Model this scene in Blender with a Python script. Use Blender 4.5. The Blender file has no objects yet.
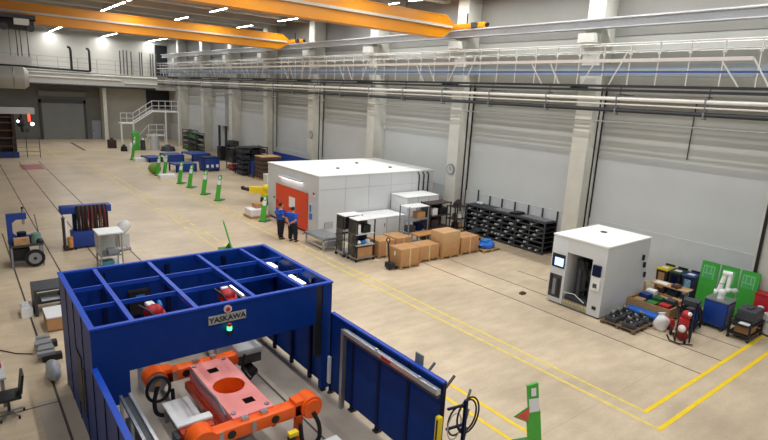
import bpy, bmesh, math, random
import numpy as np
from mathutils import Vector, Matrix
random.seed(7)
PI = math.pi
SC = bpy.context.scene
COL = SC.collection
# ---------------------------------------------------------------- camera, world, exposure
H = 7.2                                    # eye height of the photographer on the gallery
YAW, PITCH, ROLL, FPX = math.radians(38.6911), math.radians(12.9905), math.radians(3.01245), 540.035
cy, sy, cp, sp, cr, sr = math.cos(YAW), math.sin(YAW), math.cos(PITCH), math.sin(PITCH), math.cos(ROLL), math.sin(ROLL)
fwd = Vector((sy*cp, cy*cp, -sp)); rgt = Vector((cy, -sy, 0)); upv = rgt.cross(fwd)
rgt, upv = cr*rgt + sr*upv, -sr*rgt + cr*upv
camd = bpy.data.cameras.new('camera'); cam = bpy.data.objects.new('camera', camd); COL.objects.link(cam)
M = Matrix((rgt, upv, -fwd)).transposed().to_4x4(); M.translation = Vector((0, 0, H)); cam.matrix_world = M
camd.sensor_width = 36; camd.lens = 36*FPX/768; camd.clip_end = 300; camd.clip_start = .05
SC.camera = cam
W = bpy.data.worlds.new('world'); SC.world = W; W.use_nodes = True
W.node_tree.nodes['Background'].inputs[0].default_value = (.93, .95, 1, 1)
W.node_tree.nodes['Background'].inputs[1].default_value = .16   # even ambient fill, added in place of bounce, from the open near end
SC.view_settings.view_transform = 'Standard'; SC.view_settings.look = 'None'
SC.view_settings.gamma = 1; SC.view_settings.use_curve_mapping = False
SC.view_settings.exposure = 1.5
LAMP = 37.0                                # emission of the strip lights
try:
    SC.cycles.max_bounces = 6; SC.cycles.diffuse_bounces = 3; SC.cycles.sample_clamp_indirect = 6
except Exception: pass

def ray(px, py): return rgt*((px-384)/FPX) - upv*((py-220)/FPX) + fwd
def P(px, py, z=0.0):                      # the point of height z the photo shows at a pixel
    d = ray(px, py); t = (z-H)/d.z; return (d.x*t, d.y*t)
def PX(X, px, py):
    d = ray(px, py); t = X/d.x; return (d.y*t, H+d.z*t)
def PY(Y, px, py):
    d = ray(px, py); t = Y/d.y; return (d.x*t, H+d.z*t)

# ---------------------------------------------------------------- materials
def s2l(h):
    h = h.lstrip('#'); o = []
    for i in (0, 2, 4):
        c = int(h[i:i+2], 16)/255; o.append(c/12.92 if c <= .04045 else ((c+.055)/1.055)**2.4)
    return (*o, 1)
MATS = {}
def mat(name, hx, rough=.5, metal=0, var=.12, scale=6, emit=0, alpha=1, spec=.5, trans=0, stretch=None, bump=0):
    if name in MATS: return MATS[name]
    m = bpy.data.materials.new(name); m.use_nodes = True; nt = m.node_tree; b = nt.nodes['Principled BSDF']
    c = s2l(hx); b.inputs['Base Color'].default_value = c
    b.inputs['Roughness'].default_value = rough; b.inputs['Metallic'].default_value = metal
    b.inputs['Specular IOR Level'].default_value = spec
    if trans: b.inputs['Transmission Weight'].default_value = trans
    if alpha < 1: b.inputs['Alpha'].default_value = alpha
    if emit:
        b.inputs['Emission Color'].default_value = c; b.inputs['Emission Strength'].default_value = emit
    if var:
        tc = nt.nodes.new('ShaderNodeTexCoord'); mp = nt.nodes.new('ShaderNodeMapping'); n = nt.nodes.new('ShaderNodeTexNoise'); r = nt.nodes.new('ShaderNodeValToRGB')
        n.inputs['Scale'].default_value = scale; n.inputs['Detail'].default_value = 5
        if stretch: mp.inputs['Scale'].default_value = stretch
        nt.links.new(tc.outputs['Object'], mp.inputs[0]); nt.links.new(mp.outputs[0], n.inputs['Vector']); nt.links.new(n.outputs[0], r.inputs[0])
        lo = tuple(max(0, x*(1-var)) for x in c[:3])+(1,); hi = tuple(min(1, x*(1+var)) for x in c[:3])+(1,)
        r.color_ramp.elements[0].position = .3; r.color_ramp.elements[0].color = lo
        r.color_ramp.elements[1].position = .7; r.color_ramp.elements[1].color = hi
        nt.links.new(r.outputs[0], b.inputs['Base Color'])
        if bump:
            bp = nt.nodes.new('ShaderNodeBump'); bp.inputs['Strength'].default_value = bump
            nt.links.new(n.outputs[0], bp.inputs['Height']); nt.links.new(bp.outputs[0], b.inputs['Normal'])
    MATS[name] = m; return m
def floor_mat():
    m = bpy.data.materials.new('epoxy_floor'); m.use_nodes = True; nt = m.node_tree; N = nt.nodes; L = nt.links; b = N['Principled BSDF']
    tc = N.new('ShaderNodeTexCoord')
    def noise(scale, st, detail=6):
        mp = N.new('ShaderNodeMapping'); mp.inputs['Scale'].default_value = st; n = N.new('ShaderNodeTexNoise')
        n.inputs['Scale'].default_value = scale; n.inputs['Detail'].default_value = detail
        L.new(tc.outputs['Object'], mp.inputs[0]); L.new(mp.outputs[0], n.inputs['Vector']); return n
    n1 = noise(.35, (1, 1, 1)); n2 = noise(2.2, (.55, 1.4, 1)); n3 = noise(14, (1, 1, 1))
    r1 = N.new('ShaderNodeValToRGB'); e = r1.color_ramp.elements
    e[0].position = .32; e[0].color = s2l('#C4B196'); e[1].position = .68; e[1].color = s2l('#E0CBAC')
    L.new(n1.outputs[0], r1.inputs[0])
    def mul(a, n, lo, hi, p0=.35, p1=.65):
        r = N.new('ShaderNodeValToRGB'); r.color_ramp.elements[0].position = p0; r.color_ramp.elements[1].position = p1
        r.color_ramp.elements[0].color = lo; r.color_ramp.elements[1].color = hi; L.new(n.outputs[0], r.inputs[0])
        x = N.new('ShaderNodeMix'); x.data_type = 'RGBA'; x.blend_type = 'MULTIPLY'; x.inputs[0].default_value = 1
        L.new(a, x.inputs[6]); L.new(r.outputs[0], x.inputs[7]); return x.outputs[2]
    c = mul(r1.outputs[0], n2, (.86, .85, .83, 1), (1, 1, 1, 1)); c = mul(c, n3, (.93, .93, .93, 1), (1, 1, 1, 1))
    # saw-cut joints of the slab, one every 6 m
    br = N.new('ShaderNodeTexBrick'); br.offset = 0; br.inputs['Scale'].default_value = 1; br.inputs['Mortar Size'].default_value = .012; br.inputs['Mortar Smooth'].default_value = .4
    br.inputs['Brick Width'].default_value = 6; br.inputs['Row Height'].default_value = 6
    br.inputs['Color1'].default_value = br.inputs['Color2'].default_value = (1, 1, 1, 1); br.inputs['Mortar'].default_value = (.86, .83, .78, 1)
    L.new(tc.outputs['Object'], br.inputs['Vector'])
    x = N.new('ShaderNodeMix'); x.data_type = 'RGBA'; x.blend_type = 'MULTIPLY'; x.inputs[0].default_value = 1
    L.new(c, x.inputs[6]); L.new(br.outputs[0], x.inputs[7]); L.new(x.outputs[2], b.inputs['Base Color'])
    rr = N.new('ShaderNodeMapRange'); rr.inputs[3].default_value = .22; rr.inputs[4].default_value = .48; L.new(n2.outputs[0], rr.inputs[0]); L.new(rr.outputs[0], b.inputs['Roughness'])
    b.inputs['Specular IOR Level'].default_value = .22
    return m
BLUE = mat('blue_paint', '#083079', .42, spec=.14, var=.08, scale=3)
BLUE2 = mat('blue_beam_paint', '#1A45AC', .4, spec=.2, var=.06)
NAVY = mat('navy_paint', '#061338', .45, spec=.2)
WHITE = mat('white_paint', '#E4E4E0', .45, var=.04)
CREAM = mat('column_paint', '#D6D4C8', .6, var=.05, scale=2)
WALLUP = mat('upper_wall', '#B5B5AD', .7, var=.05, scale=.6)
WALLLO = mat('lower_wall', '#C5C7C4', .55, var=.03, scale=.6)
WALLFAR = mat('far_wall', '#C4C0B5', .7, var=.05, scale=.5)
PLINTH = mat('plinth', '#C6C8C6', .7, var=.05, scale=1.5)
LGREY = mat('light_grey', '#BEBEBB', .5, var=.05)
GREY = mat('mid_grey', '#85868A', .5, var=.08)
DGREY = mat('dark_grey', '#3C3E42', .5, var=.15)
BLACK = mat('black', '#17181B', .5, var=.15)
RUBBER = mat('rubber', '#121214', .75, var=.1)
STEEL = mat('steel', '#A9ABAB', .35, .8, var=.1)
ALU = mat('aluminium', '#C6C8C8', .3, .7, var=.06)
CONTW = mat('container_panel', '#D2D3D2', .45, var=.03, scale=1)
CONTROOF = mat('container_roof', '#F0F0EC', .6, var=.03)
CRANE = mat('crane_orange', '#DE8E08', .34, var=.05, scale=1)
CRANE2 = mat('crane_rail_grey', '#C9C2B2', .5, var=.05)
ORANGE = mat('robot_orange', '#FF6514', .4, var=.06)
DORANGE = mat('dark_orange', '#B63A14', .45, var=.1)
PINK = mat('primed_plate', '#F2938C', .5, var=.06, scale=3)
DOORR = mat('door_orange', '#E0431A', .45, var=.05)
CARD = mat('cardboard', '#B98B5C', .85, var=.07, scale=4)
CARD2 = mat('pale_cardboard', '#C79E70', .85, var=.07, scale=4)
TAPE = mat('tape', '#D8B98A', .4, var=.05)
WOOD = mat('pallet_wood', '#B08A5C', .8, var=.2, scale=5, stretch=(1, 8, 1))
TABLEWOOD = mat('bench_top', '#C48A4C', .6, var=.12)
GREEN = mat('sign_green', '#4FAE3C', .5, var=.06)
DGREEN = mat('dark_green', '#2C7A33', .55, var=.1)
BGREEN = mat('board_green', '#3FA83A', .5, var=.06)
YELLOW = mat('yellow', '#F2D21A', .5, var=.05)
LINE = mat('line_yellow', '#E3CB62', .6, var=.12, scale=5)
LINE2 = mat('line_yellow_new', '#F2CC12', .55, var=.06, scale=5)
LINEOLD = mat('line_yellow_worn', '#DDC67E', .65, var=.2, scale=3)
RED = mat('red', '#B81E22', .45, var=.1)
PAPER = mat('paper', '#EDEDEA', .8, var=.03)
GROOVE = mat('floor_groove', '#4A4039', .7, var=.2)
CEIL = mat('ceiling_deck', '#40464F', .8, var=.08, scale=.7)
BEAMC = mat('roof_beam', '#C4C4C0', .75, var=.05, scale=1)
PIPEW = mat('white_pipe', '#E6E2D8', .4, var=.04)
PIPED = mat('dark_pipe', '#2B2D31', .5, var=.1)
CABLEBLUE = mat('blue_cable', '#37579A', .5, var=.06)
PANELBLUE = mat('pale_blue_panel', '#A3ABAF', .5, var=.04)
BINBLUE = mat('bin_blue', '#193A88', .5, var=.08)
LBLUE = mat('light_blue', '#2F7CC8', .5, var=.1)
TARP = mat('blue_tarp', '#2767C0', .6, var=.1)
SKIN = mat('skin', '#C68E72', .6, var=.04)
HAIR = mat('hair', '#1E1714', .8, var=.2, scale=40)
SHIRT = mat('polo_blue', '#1E4FB4', .85, var=.1, scale=12)
TROUS = mat('black_trousers', '#16171D', .9, var=.15, scale=12)
SHOE = mat('black_shoe', '#101012', .5)
BROWN = mat('rusty_brown', '#5E4536', .75, var=.25, scale=8)
BROWN2 = mat('dark_brown', '#3B2C26', .75, var=.25, scale=8)
TEAL = mat('machine_green', '#6C8A7C', .5, var=.1)
GLASS = mat('plastic_film', '#D8DCDC', .25, var=.08, alpha=.55)
SCREEN = mat('lit_screen', '#7FA0F0', .3, var=0, emit=1.2)
LED = mat('led_white', '#FFFFFF', .3, var=0, emit=1.6)
LEDG = mat('led_green', '#46F07A', .3, var=0, emit=1.6)
LEDR = mat('led_red', '#FF3020', .3, var=0, emit=2.5)
STRIP = mat('strip_light', '#FAFCFF', .3, var=0, emit=LAMP)
DOORG = mat('roller_door', '#7E807B', .55, var=.05, scale=1)
SHADEW = mat('shaded_wall', '#6A6A64', .75, var=.08, scale=.7)
REDMAT = mat('red_floor_patch', '#A8696A', .7, var=.12)

# ---------------------------------------------------------------- mesh helpers
class MB:
    def __init__(s): s.bm = bmesh.new()
    def _add(s, verts, faces, mi=0):
        v = [s.bm.verts.new(p) for p in verts]; out = []
        for f in faces:
            try: fc = s.bm.faces.new([v[i] for i in f]); fc.material_index = mi; out.append(fc)
            except ValueError: pass
        return v, out
    def bx(s, x0, x1, y0, y1, z0, z1, mi=0, bv=0):
        v, f = s._add([(x, y, z) for x in (x0, x1) for y in (y0, y1) for z in (z0, z1)],
               [(0, 1, 3, 2), (4, 6, 7, 5), (0, 4, 5, 1), (2, 3, 7, 6), (0, 2, 6, 4), (1, 5, 7, 3)], mi)
        if bv: bmesh.ops.bevel(s.bm, geom=list({e for q in f for e in q.edges}), offset=bv, segments=2, affect='EDGES', profile=.5, material=mi)
        return s
    def box(s, c, d, rz=0, rx=0, ry=0, mi=0):
        R = Matrix.Rotation(rz, 3, 'Z') @ Matrix.Rotation(ry, 3, 'Y') @ Matrix.Rotation(rx, 3, 'X'); c = Vector(c)
        s._add([c + R @ Vector((x*d[0]/2, y*d[1]/2, z*d[2]/2)) for x in (-1, 1) for y in (-1, 1) for z in (-1, 1)],
               [(0, 1, 3, 2), (4, 6, 7, 5), (0, 4, 5, 1), (2, 3, 7, 6), (0, 2, 6, 4), (1, 5, 7, 3)], mi); return s
    def bar(s, p, q, w, h=None, mi=0):
        p, q = Vector(p), Vector(q); d = (q-p); L = d.length; d.normalize(); h = h or w
        a = Vector((0, 0, 1)) if abs(d.z) < .95 else Vector((1, 0, 0)); u = d.cross(a).normalized(); t = u.cross(d)
        pts = [b + u*(i*w/2) + t*(j*h/2) for b in (p, q) for i, j in ((-1, -1), (1, -1), (1, 1), (-1, 1))]
        s._add(pts, [(0, 1, 2, 3), (7, 6, 5, 4), (0, 4, 5, 1), (1, 5, 6, 2), (2, 6, 7, 3), (3, 7, 4, 0)], mi); return s
    def cyl(s, p, q, r, r2=None, n=14, mi=0):
        p, q = Vector(p), Vector(q); d = (q-p).normalized(); r2 = r if r2 is None else r2
        a = Vector((0, 0, 1)) if abs(d.z) < .95 else Vector((1, 0, 0)); u = d.cross(a).normalized(); t = u.cross(d)
        pts = [b + (u*math.cos(2*PI*k/n) + t*math.sin(2*PI*k/n))*rr for b, rr in ((p, r), (q, r2)) for k in range(n)]
        s._add(pts, [tuple(range(n-1, -1, -1)), tuple(range(n, 2*n))] + [(k, (k+1) % n, n+(k+1) % n, n+k) for k in range(n)], mi); return s
    def tube(s, pts, r, n=8, mi=0, closed=False):
        pts = [Vector(p) for p in pts]; m = len(pts); rings = []; prev = None
        for i in range(m):
            if closed: d = pts[(i+1) % m] - pts[i-1]
            else: d = pts[min(i+1, m-1)] - pts[max(i-1, 0)]
            d.normalize()
            if prev is None:
                a = Vector((0, 0, 1)) if abs(d.z) < .9 else Vector((1, 0, 0)); u = d.cross(a).normalized()
            else: u = (prev - d*prev.dot(d)).normalized()
            prev = u; t = d.cross(u)
            rings.append([s.bm.verts.new(pts[i] + (u*math.cos(2*PI*k/n) + t*math.sin(2*PI*k/n))*r) for k in range(n)])
        for i in range(m if closed else m-1):
            A, B = rings[i], rings[(i+1) % m]
            for k in range(n):
                try: s.bm.faces.new([A[k], A[(k+1) % n], B[(k+1) % n], B[k]]).material_index = mi
                except ValueError: pass
        if not closed:
            s.bm.faces.new(rings[0][::-1]).material_index = mi; s.bm.faces.new(rings[-1]).material_index = mi
        return s
    def ball(s, c, r, sx=1, sy=1, sz=1, mi=0, seg=14, rng=9):
        g = bmesh.ops.create_uvsphere(s.bm, u_segments=seg, v_segments=rng, radius=r, matrix=Matrix.Translation(c) @ Matrix.Diagonal((sx, sy, sz, 1)))
        for v in g['verts']:
            for f in v.link_faces: f.material_index = mi
        return s
    def prism(s, poly, vec, mi=0):          # poly: planar loop of 3D points, extruded by vec
        n = len(poly); a = [Vector(p) for p in poly]; b = [p + Vector(vec) for p in a]
        s._add(a + b, [tuple(range(n-1, -1, -1)), tuple(range(n, 2*n))] + [(k, (k+1) % n, n+(k+1) % n, n+k) for k in range(n)], mi); return s
    def torus(s, c, R, r, axis='Y', a0=0, a1=2*PI, n=24, mi=0, sq=1):
        pts = []
        full = abs(a1-a0-2*PI) < 1e-6
        for i in range(n + (0 if full else 1)):
            a = a0 + (a1-a0)*i/n; x, z = R*math.cos(a), R*math.sin(a)*sq
            pts.append({'Y': (c[0]+x, c[1], c[2]+z), 'X': (c[0], c[1]+x, c[2]+z), 'Z': (c[0]+x, c[1]+z, c[2])}[axis])
        return s.tube(pts, r, 8, mi, closed=full)
    def build(s, name, mats, parent=None, loc=None, smooth=True, label=None):
        bmesh.ops.recalc_face_normals(s.bm, faces=s.bm.faces)
        me = bpy.data.meshes.new(name); s.bm.to_mesh(me); s.bm.free()
        for m in (mats if isinstance(mats, (list, tuple)) else [mats]): me.materials.append(m)
        if smooth:
            me.polygons.foreach_set('use_smooth', [True]*len(me.polygons)); me.set_sharp_from_angle(angle=math.radians(35))
        o = bpy.data.objects.new(name, me); COL.objects.link(o)
        if parent: o.parent = parent
        if loc: o.location = loc
        if label: o['label'] = label
        return o
def tag(o, label, cat, group=None, kind=None):
    o['label'] = label; o['category'] = cat
    if group: o['group'] = group
    if kind: o['kind'] = kind
    return o
def thing(name, label, cat, loc=(0, 0, 0), rz=0, group=None):
    o = bpy.data.objects.new(name, None); COL.objects.link(o); o.empty_display_size = .2
    o.location = loc if len(loc) == 3 else (loc[0], loc[1], 0); o.rotation_euler = (0, 0, rz); return tag(o, label, cat, group)
def struct(name, mb, m, label=None):
    o = mb.build(name, m); o['kind'] = 'structure'
    if label: o['label'] = label
    return o
KIDS = {}
def dup(root, loc, rz=None, label=None, group=None):
    r = root.copy(); COL.objects.link(r); r.location = loc if len(loc) == 3 else (loc[0], loc[1], 0)
    if rz is not None: r.rotation_euler = (0, 0, rz)
    if label: r['label'] = label
    if group: r['group'] = group
    for ch in root.children:
        c = ch.copy(); COL.objects.link(c); c.parent = r
        for g in ch.children:
            d = g.copy(); COL.objects.link(d); d.parent = c
    return r
def skin(name, chains, m, parent, subd=2):
    """chains: list of polylines [(x,y,z,r),...]; shared points join"""
    verts, edges, rad, idx = [], [], [], {}
    for ch in chains:
        last = None
        for x, y, z, r in ch:
            k = (round(x, 4), round(y, 4), round(z, 4))
            if k not in idx: idx[k] = len(verts); verts.append((x, y, z)); rad.append(r)
            i = idx[k]
            if last is not None and last != i: edges.append((last, i))
            last = i
    me = bpy.data.meshes.new(name); me.from_pydata(verts, edges, [])
    o = bpy.data.objects.new(name, me); COL.objects.link(o)
    o.modifiers.new('skin', 'SKIN').use_smooth_shade = True
    for i, sv in enumerate(me.skin_vertices[0].data):
        sv.radius = (rad[i], rad[i]) if not isinstance(rad[i], tuple) else rad[i]; sv.use_root = (i == 0)
    ss = o.modifiers.new('subd', 'SUBSURF'); ss.levels = ss.render_levels = subd
    dg = bpy.context.evaluated_depsgraph_get(); me2 = bpy.data.meshes.new_from_object(o.evaluated_get(dg))
    o.modifiers.clear(); o.data = me2; me2.name = name; me2.materials.clear(); me2.materials.append(m)
    me2.polygons.foreach_set('use_smooth', [True]*len(me2.polygons))
    o.parent = parent; return o
def text(name, s, size, m, parent, loc, rot, ext=.004):
    cu = bpy.data.curves.new(name, 'FONT'); cu.body = s; cu.size = size; cu.extrude = ext; cu.offset = .03*size; cu.align_x = 'CENTER'; cu.align_y = 'CENTER'
    o = bpy.data.objects.new(name, cu); COL.objects.link(o)
    dg = bpy.context.evaluated_depsgraph_get(); me = bpy.data.meshes.new_from_object(o.evaluated_get(dg))
    bpy.data.objects.remove(o); o = bpy.data.objects.new(name, me); COL.objects.link(o); me.materials.clear(); me.materials.append(m)
    o.parent = parent; o.location = loc; o.rotation_euler = rot; return o

# ================================================================ THE SETTING
WX, FY, CZ = 23.0, 76.0, 12.5
struct('floor', MB().bx(-12, WX+.3, -6, FY+.3, -.3, 0), floor_mat())
struct('ceiling', MB().bx(-12, WX+.3, -6, FY+.3, CZ+.5, CZ+.7), CEIL)
struct('wall_right', MB().bx(WX, WX+.3, -6, FY, 0, CZ+.5), WALLUP)
struct('wall_far', MB().bx(-12, WX, FY, FY+.3, 0, CZ+.5), WALLFAR)
struct('wall_left', MB().bx(-12.3, -12, -6, FY, 0, CZ+.5), WALLFAR)
for i in range(9):
    y0 = 6.3 + 7.87*(i-1); pl = MB()
    y1 = y0 + 7.87-.75
    pl.bx(WX-.04, WX, y0, y1, 2.12, 5.15)
    struct('trim_%d' % (i+20), pl, WALLLO, 'pale lower wall cladding between two columns')
struct('trim_90', MB().bx(WX-.03, WX, -6, FY, 10.2, CZ+.5), mat('top_wall_shade', '#98968E', .7, var=.05, scale=.6), 'upper wall slab above the crane runway, dimness painted in as darker grey')  # added slab, its darker grey stands for weaker lamp light up here
struct('baseboard_right', MB().bx(WX-.1, WX, -6, FY, 0, 2.12), PLINTH)
for i in range(9):                           # concrete columns of the right wall
    y1 = 6.28 + 7.87*i
    c = MB().bx(22.0, WX, y1-.8, y1, 0, CZ+.5, bv=.02)
    struct('trim_%d' % (i+1), c, CREAM, 'pale concrete column')
    c = MB().bx(21.42, 22.0, y1-.78, y1-.02, 9.82, 10.2).bx(21.5, 22, y1-.7, y1-.1, 9.72, 9.82)
    struct('trim_%d' % (i+40), c, mat('corbel', '#E2E0D6', .6, var=.04), 'white corbel block carrying the crane runway')
for i in range(18):                          # roof beams across the hall
    y = 2 + 3.93*i + 2.3
    if y < FY: struct('trim_%d' % (i+60), MB().bx(-12, WX, y-.3, y+.3, CZ, CZ+.5), BEAMC, 'pale roof beam')
r = MB().bx(21.55, 21.95, -4, 74, 10.38, 10.42).bx(21.7, 21.8, -4, 74, 10.42, 10.72).bx(21.5, 22.0, -4, 74, 10.72, 10.78)
tag(r.build('crane_runway_beam', mat('runway', '#C3C4C4', .5, var=.04)), 'long grey crane runway beam on the corbels of the right wall', 'beam', kind='structure')

# floor markings and joints
def strip(name, x0, x1, y0, y1, m, z=.004):
    return struct(name, MB().bx(x0, x1, y0, y1, 0, z), m)
k = 100
struct('trim_99', MB().bx(.85, 6.6, 3, 13.3, 0, .002), mat('greyer_floor', '#B3A796', .55, var=.14, scale=1.2))  # greyer floor area from the left fence through the cell
for x0, x1, y0, y1, m in ((12.11, 12.2, 4.57, 18, LINE), (12.56, 12.65, 5.13, 18, LINE), (12.11, 12.2, 18, 52, LINEOLD), (12.56, 12.65, 18, 52, LINEOLD), (9.40, 9.50, 3, 14, LINE2), (8.86, 8.96, 3, 14, LINE2), (9.40, 9.50, 14, 55, LINEOLD), (8.86, 8.96, 14, 55, LINEOLD),
        (12.10, 22, 4.52, 4.63, LINE2), (12.55, 22, 5.08, 5.19, LINE2), (2.6, 12, 62.2, 62.35, LINEOLD), (7.3, 7.42, 58, 72, LINEOLD), (6.3, 6.42, 58, 70, LINEOLD)):
    strip('trim_%d' % k, x0, x1, y0, y1, m, .004 if m is not LINE2 else .005); k += 1
for x, y0, y1, w in ((2.65, 14, 56, .05), (4.1, 14, 56, .05), (5.55, 14, 56, .05), (1.27, 4, 30, .05), (15.9, 5.15, 17.2, .04), (17.32, 5.15, 17.2, .04), (18.85, 5.15, 14, .04), (10.48, 63.5, 72, .25), (2.65, 4, 14, .04), (5.55, 4, 14, .05)):
    strip('trim_%d' % k, x-w/2, x+w/2, y0, y1, GROOVE, .003); k += 1
strip('trim_%d' % k, 3.9, 5.45, 50.8, 53.9, REDMAT, .003); k += 1
struct('trim_%d' % k, MB().bx(-2, 1.27, 13.1, 13.14, 0, .003), GROOVE)

# far wall: gallery front, door, windows
g = MB().bx(-12, WX, 73.2, FY, 6.35, 6.55).bx(-12, WX, 73.2, 73.4, 6.55, 7.95).bx(-12, WX, 73.2, FY, 7.9, 8.0)
struct('trim_200', g, mat('gallery_front', '#CDCABF', .6, var=.05), 'pale gallery deck across the far wall')
struct('wall_far_lower', MB().bx(-12, 14.6, FY-.1, FY, 0, 6.35), SHADEW)  # shade under the gallery deck is put into this dark colour
struct('trim_201', MB().bx(14.6, 15.0, 74.2, FY, 0, 6.35), CREAM)
struct('wall_far_right', MB().bx(15.0, WX, FY-.3, FY, 0, 6.35), mat('far_right_wall', '#A9A69A', .7, var=.05, scale=.6))
d = MB().bx(8.3, 12.7, FY-.22, FY-.1, 0, 4.3)
for i in range(1, 12): d.bx(8.3, 12.7, FY-.24, FY-.22, 4.3*i/12-.012, 4.3*i/12+.012)
door = struct('door_1', d, DOORG)
f = MB().bx(8.05, 8.3, FY-.3, FY-.1, 0, 4.7).bx(12.7, 12.95, FY-.3, FY-.1, 0, 4.7).bx(8.05, 12.95, FY-.3, FY-.1, 4.3, 4.7)
f.build('door_frame', DGREY, door)
struct('trim_202', MB().bx(8.05, 12.95, FY-.35, FY-.1, 5.1, 5.7), mat('shutter_box', '#77786F', .6, var=.05))
d = MB().bx(13.5, 14.5, FY-.2, FY-.1, 0, 2.3); door = struct('door_2', d, mat('side_door', '#8C929A', .5, var=.05))
MB().bx(13.6, 13.7, FY-.24, FY-.2, 1.0, 1.1).build('door_handle', BLACK, door)
struct('window_1', MB().bx(21.4, 22.9, FY-.12, FY, 8.2, 12.0), BLACK)
struct('window_2', MB().bx(20.0, 22.9, FY-.36, FY-.3, 4.0, 6.3), BLACK)
# ================================================================ LAMPS
def strip_light(x, y, z, L, label):
    t = thing('strip_light', label, 'ceiling light', (x, y, z), 0, 'strip lights under the roof')
    MB().bx(-.075, .075, -L/2, L/2, .03, .12).build('housing', WHITE, t)
    d = MB(); d._add([(-.07, -L/2, .028), (.07, -L/2, .028), (.07, L/2, .028), (-.07, L/2, .028)], [(0, 3, 2, 1)])
    d.build('diffuser', STRIP, t, smooth=False)
    for s in (-.4, .4): MB().bar((0, s*L, .12), (0, s*L, .65), .02).build('hanger', STEEL, t)
    return t
ROWS = (-1.4, 4.2, 9.8, 15.3, 20.7)
for ri, x in enumerate(ROWS):
    for j in range(11):
        y = 5.4 + 7.86*j
        for s, n in ((-1.9, 'nearer'), (1.9, 'farther')):
            if 0 < y+s < 75 and (ri > 1 or y+s < (24, 15)[ri == 0]) and (y+s < 30 or s > 0 or ri == 2 or y+s > 70):
                strip_light(x, y+s, CZ-.15, 3.1, 'white strip light, %s row from the right wall, pair %s, %s lamp' % (('fifth', 'fourth', 'third', 'second', 'first')[ri],
                    ('one', 'two', 'three', 'four', 'five', 'six', 'seven', 'eight', 'nine', 'ten', 'eleven')[j], n))

# ================================================================ CRANES
def crane(y, label):
    t = thing('overhead_crane', label, 'crane', (0, y, 10.78), 0, 'orange overhead cranes')
    z0, z1, xe = -.42, .66, 21.6
    # main girder: box section with tapered end
    g = MB(); poly = [(-12, 0, z0), (xe-.75, 0, z0), (xe, 0, z0+.42), (xe, 0, z1-.3), (xe-.45, 0, z1), (-12, 0, z1)]
    g.prism(poly, (0, .6, 0)); g.bx(-12, xe-.5, -.05, .65, z1, z1+.04); g.bx(-12, xe-.9, -.04, .64, z0-.03, z0)
    g.build('girder', CRANE, t)
    r = MB().bx(-12, xe-.2, -.16, 0, .08, .2); r.build('festoon_rail', CRANE2, t)
    e = MB().bx(21.58, 21.9, -2.2, 2.2, .04, .3, bv=.03); e.build('end_carriage', CRANE, t)
    for s in (-1.7, 1.7):
        MB().cyl((21.67, s, .12), (21.83, s, .12), .12, n=16).build('wheel', DGREY, t)
    for s in (-2.28, 2.2): MB().cyl((21.74, s-.05, .17), (21.74, s+.1, .17), .1).build('buffer', BLACK, t)
    MB().bx(21.4, 21.58, -1.75, -1.45, .05, .28).build('drive_motor', DGREY, t)
    MB().bar((21.7, -.9, .3), (21.7, -.9, .8), .05).build('limit_switch', BLACK, t)
    return t
crane(21.9, 'orange overhead crane girder nearer the camera, crossing the top of the picture')
crane(40.3, 'orange overhead crane girder farther away, with a black hoist trolley at its left')
t = thing('crane_hoist', 'black crane hoist trolley with white cover hanging under the farther orange girder', 'hoist', (3.6, 40.0, 9.85))
MB().bx(-1.0, .7, -.75, .2, 0, .55, bv=.04).build('hoist_body', BLACK, t)
MB().bx(-.3, .45, -.86, -.75, .25, .6).build('cover', WHITE, t)
MB().bx(-1.0, .8, -.7, -.45, .55, .85).bx(-1.0, .8, -.7, 0, .55, .6).build('trolley_frame', DGREY, t)
for s in (-.8, .5): MB().cyl((s, -.9, .1), (s, -.7, .1), .2).build('rope_drum', DGREY, t)
for s in (-.2, .0, .35): MB().tube([(s, -.2, 0), (s+.03, -.2, -1.5)], .018, 6).build('rope', DGREY, t)
t = thing('lifting_beam', 'pale grey lifting beam hanging on the crane ropes at far left', 'lifting beam', (2.8, 39.8, 7.85))
MB().bx(-1.6, 1.25, -.2, .2, 0, .5, bv=.03).build('beam', LGREY, t)
for s in (.6, .8, 1.15): MB().tube([(s, 0, .5), (s, .02, 2.0)], .02, 6).build('rope', DGREY, t)
t = thing('air_duct', 'large rounded pale duct below the lifting beam at the far left', 'duct', (2.2, 60, 7.05))
MB().cyl((-4, 0, 0), (3.2, 0, 0), .98, n=28).cyl((3.2, 0, 0), (3.55, 0, 0), .98, .72, n=28).build('duct_body', mat('duct', '#A9A69C', .5, .2, var=.05), t)
for s in (-1, 2.4): MB().torus((s, 0, 0), 1.0, .03, 'X').build('band', STEEL, t)
for s in (-1, 2.4): MB().bar((s, 0, .95), (s, 0, 5.4), .04).build('hanger_rod', DGREY, t)

# ================================================================ CATWALK AND PIPES ALONG THE RIGHT WALL
t = thing('maintenance_catwalk', 'long lattice catwalk of pale tubes running along the right wall', 'catwalk', (20.8, 0, 8.0))
Y0, Y1 = 3.2, 73
for nm, z, x, r in (('top_rail', 1.64, 0, .025), ('middle_rail', 1.36, 0, .02), ('middle_rail', 1.36, .7, .02), ('top_rail', 1.64, .7, .025)):
    MB().tube([(x, Y0, z), (x, Y1, z)], r, 6).build(nm, PIPEW, t)
MB().bx(-.06, .06, Y0+3.9, Y1, .93, 1.06).build('cable_tray', mat('tray_white', '#E9DFD6', .4, var=.04), t)
MB().bx(-.025, .025, Y0, Y1, .53, .6).build('blue_cable_line', CABLEBLUE, t)
MB().bx(.28, .3, Y0, Y1, .42, .85).build('mesh_panel', PANELBLUE, t)
MB().bx(-.05, .05, Y0, Y1, -.02, .07).bx(.65, .75, Y0, Y1, 0, .07).build('deck_edge', PIPED, t)
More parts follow.
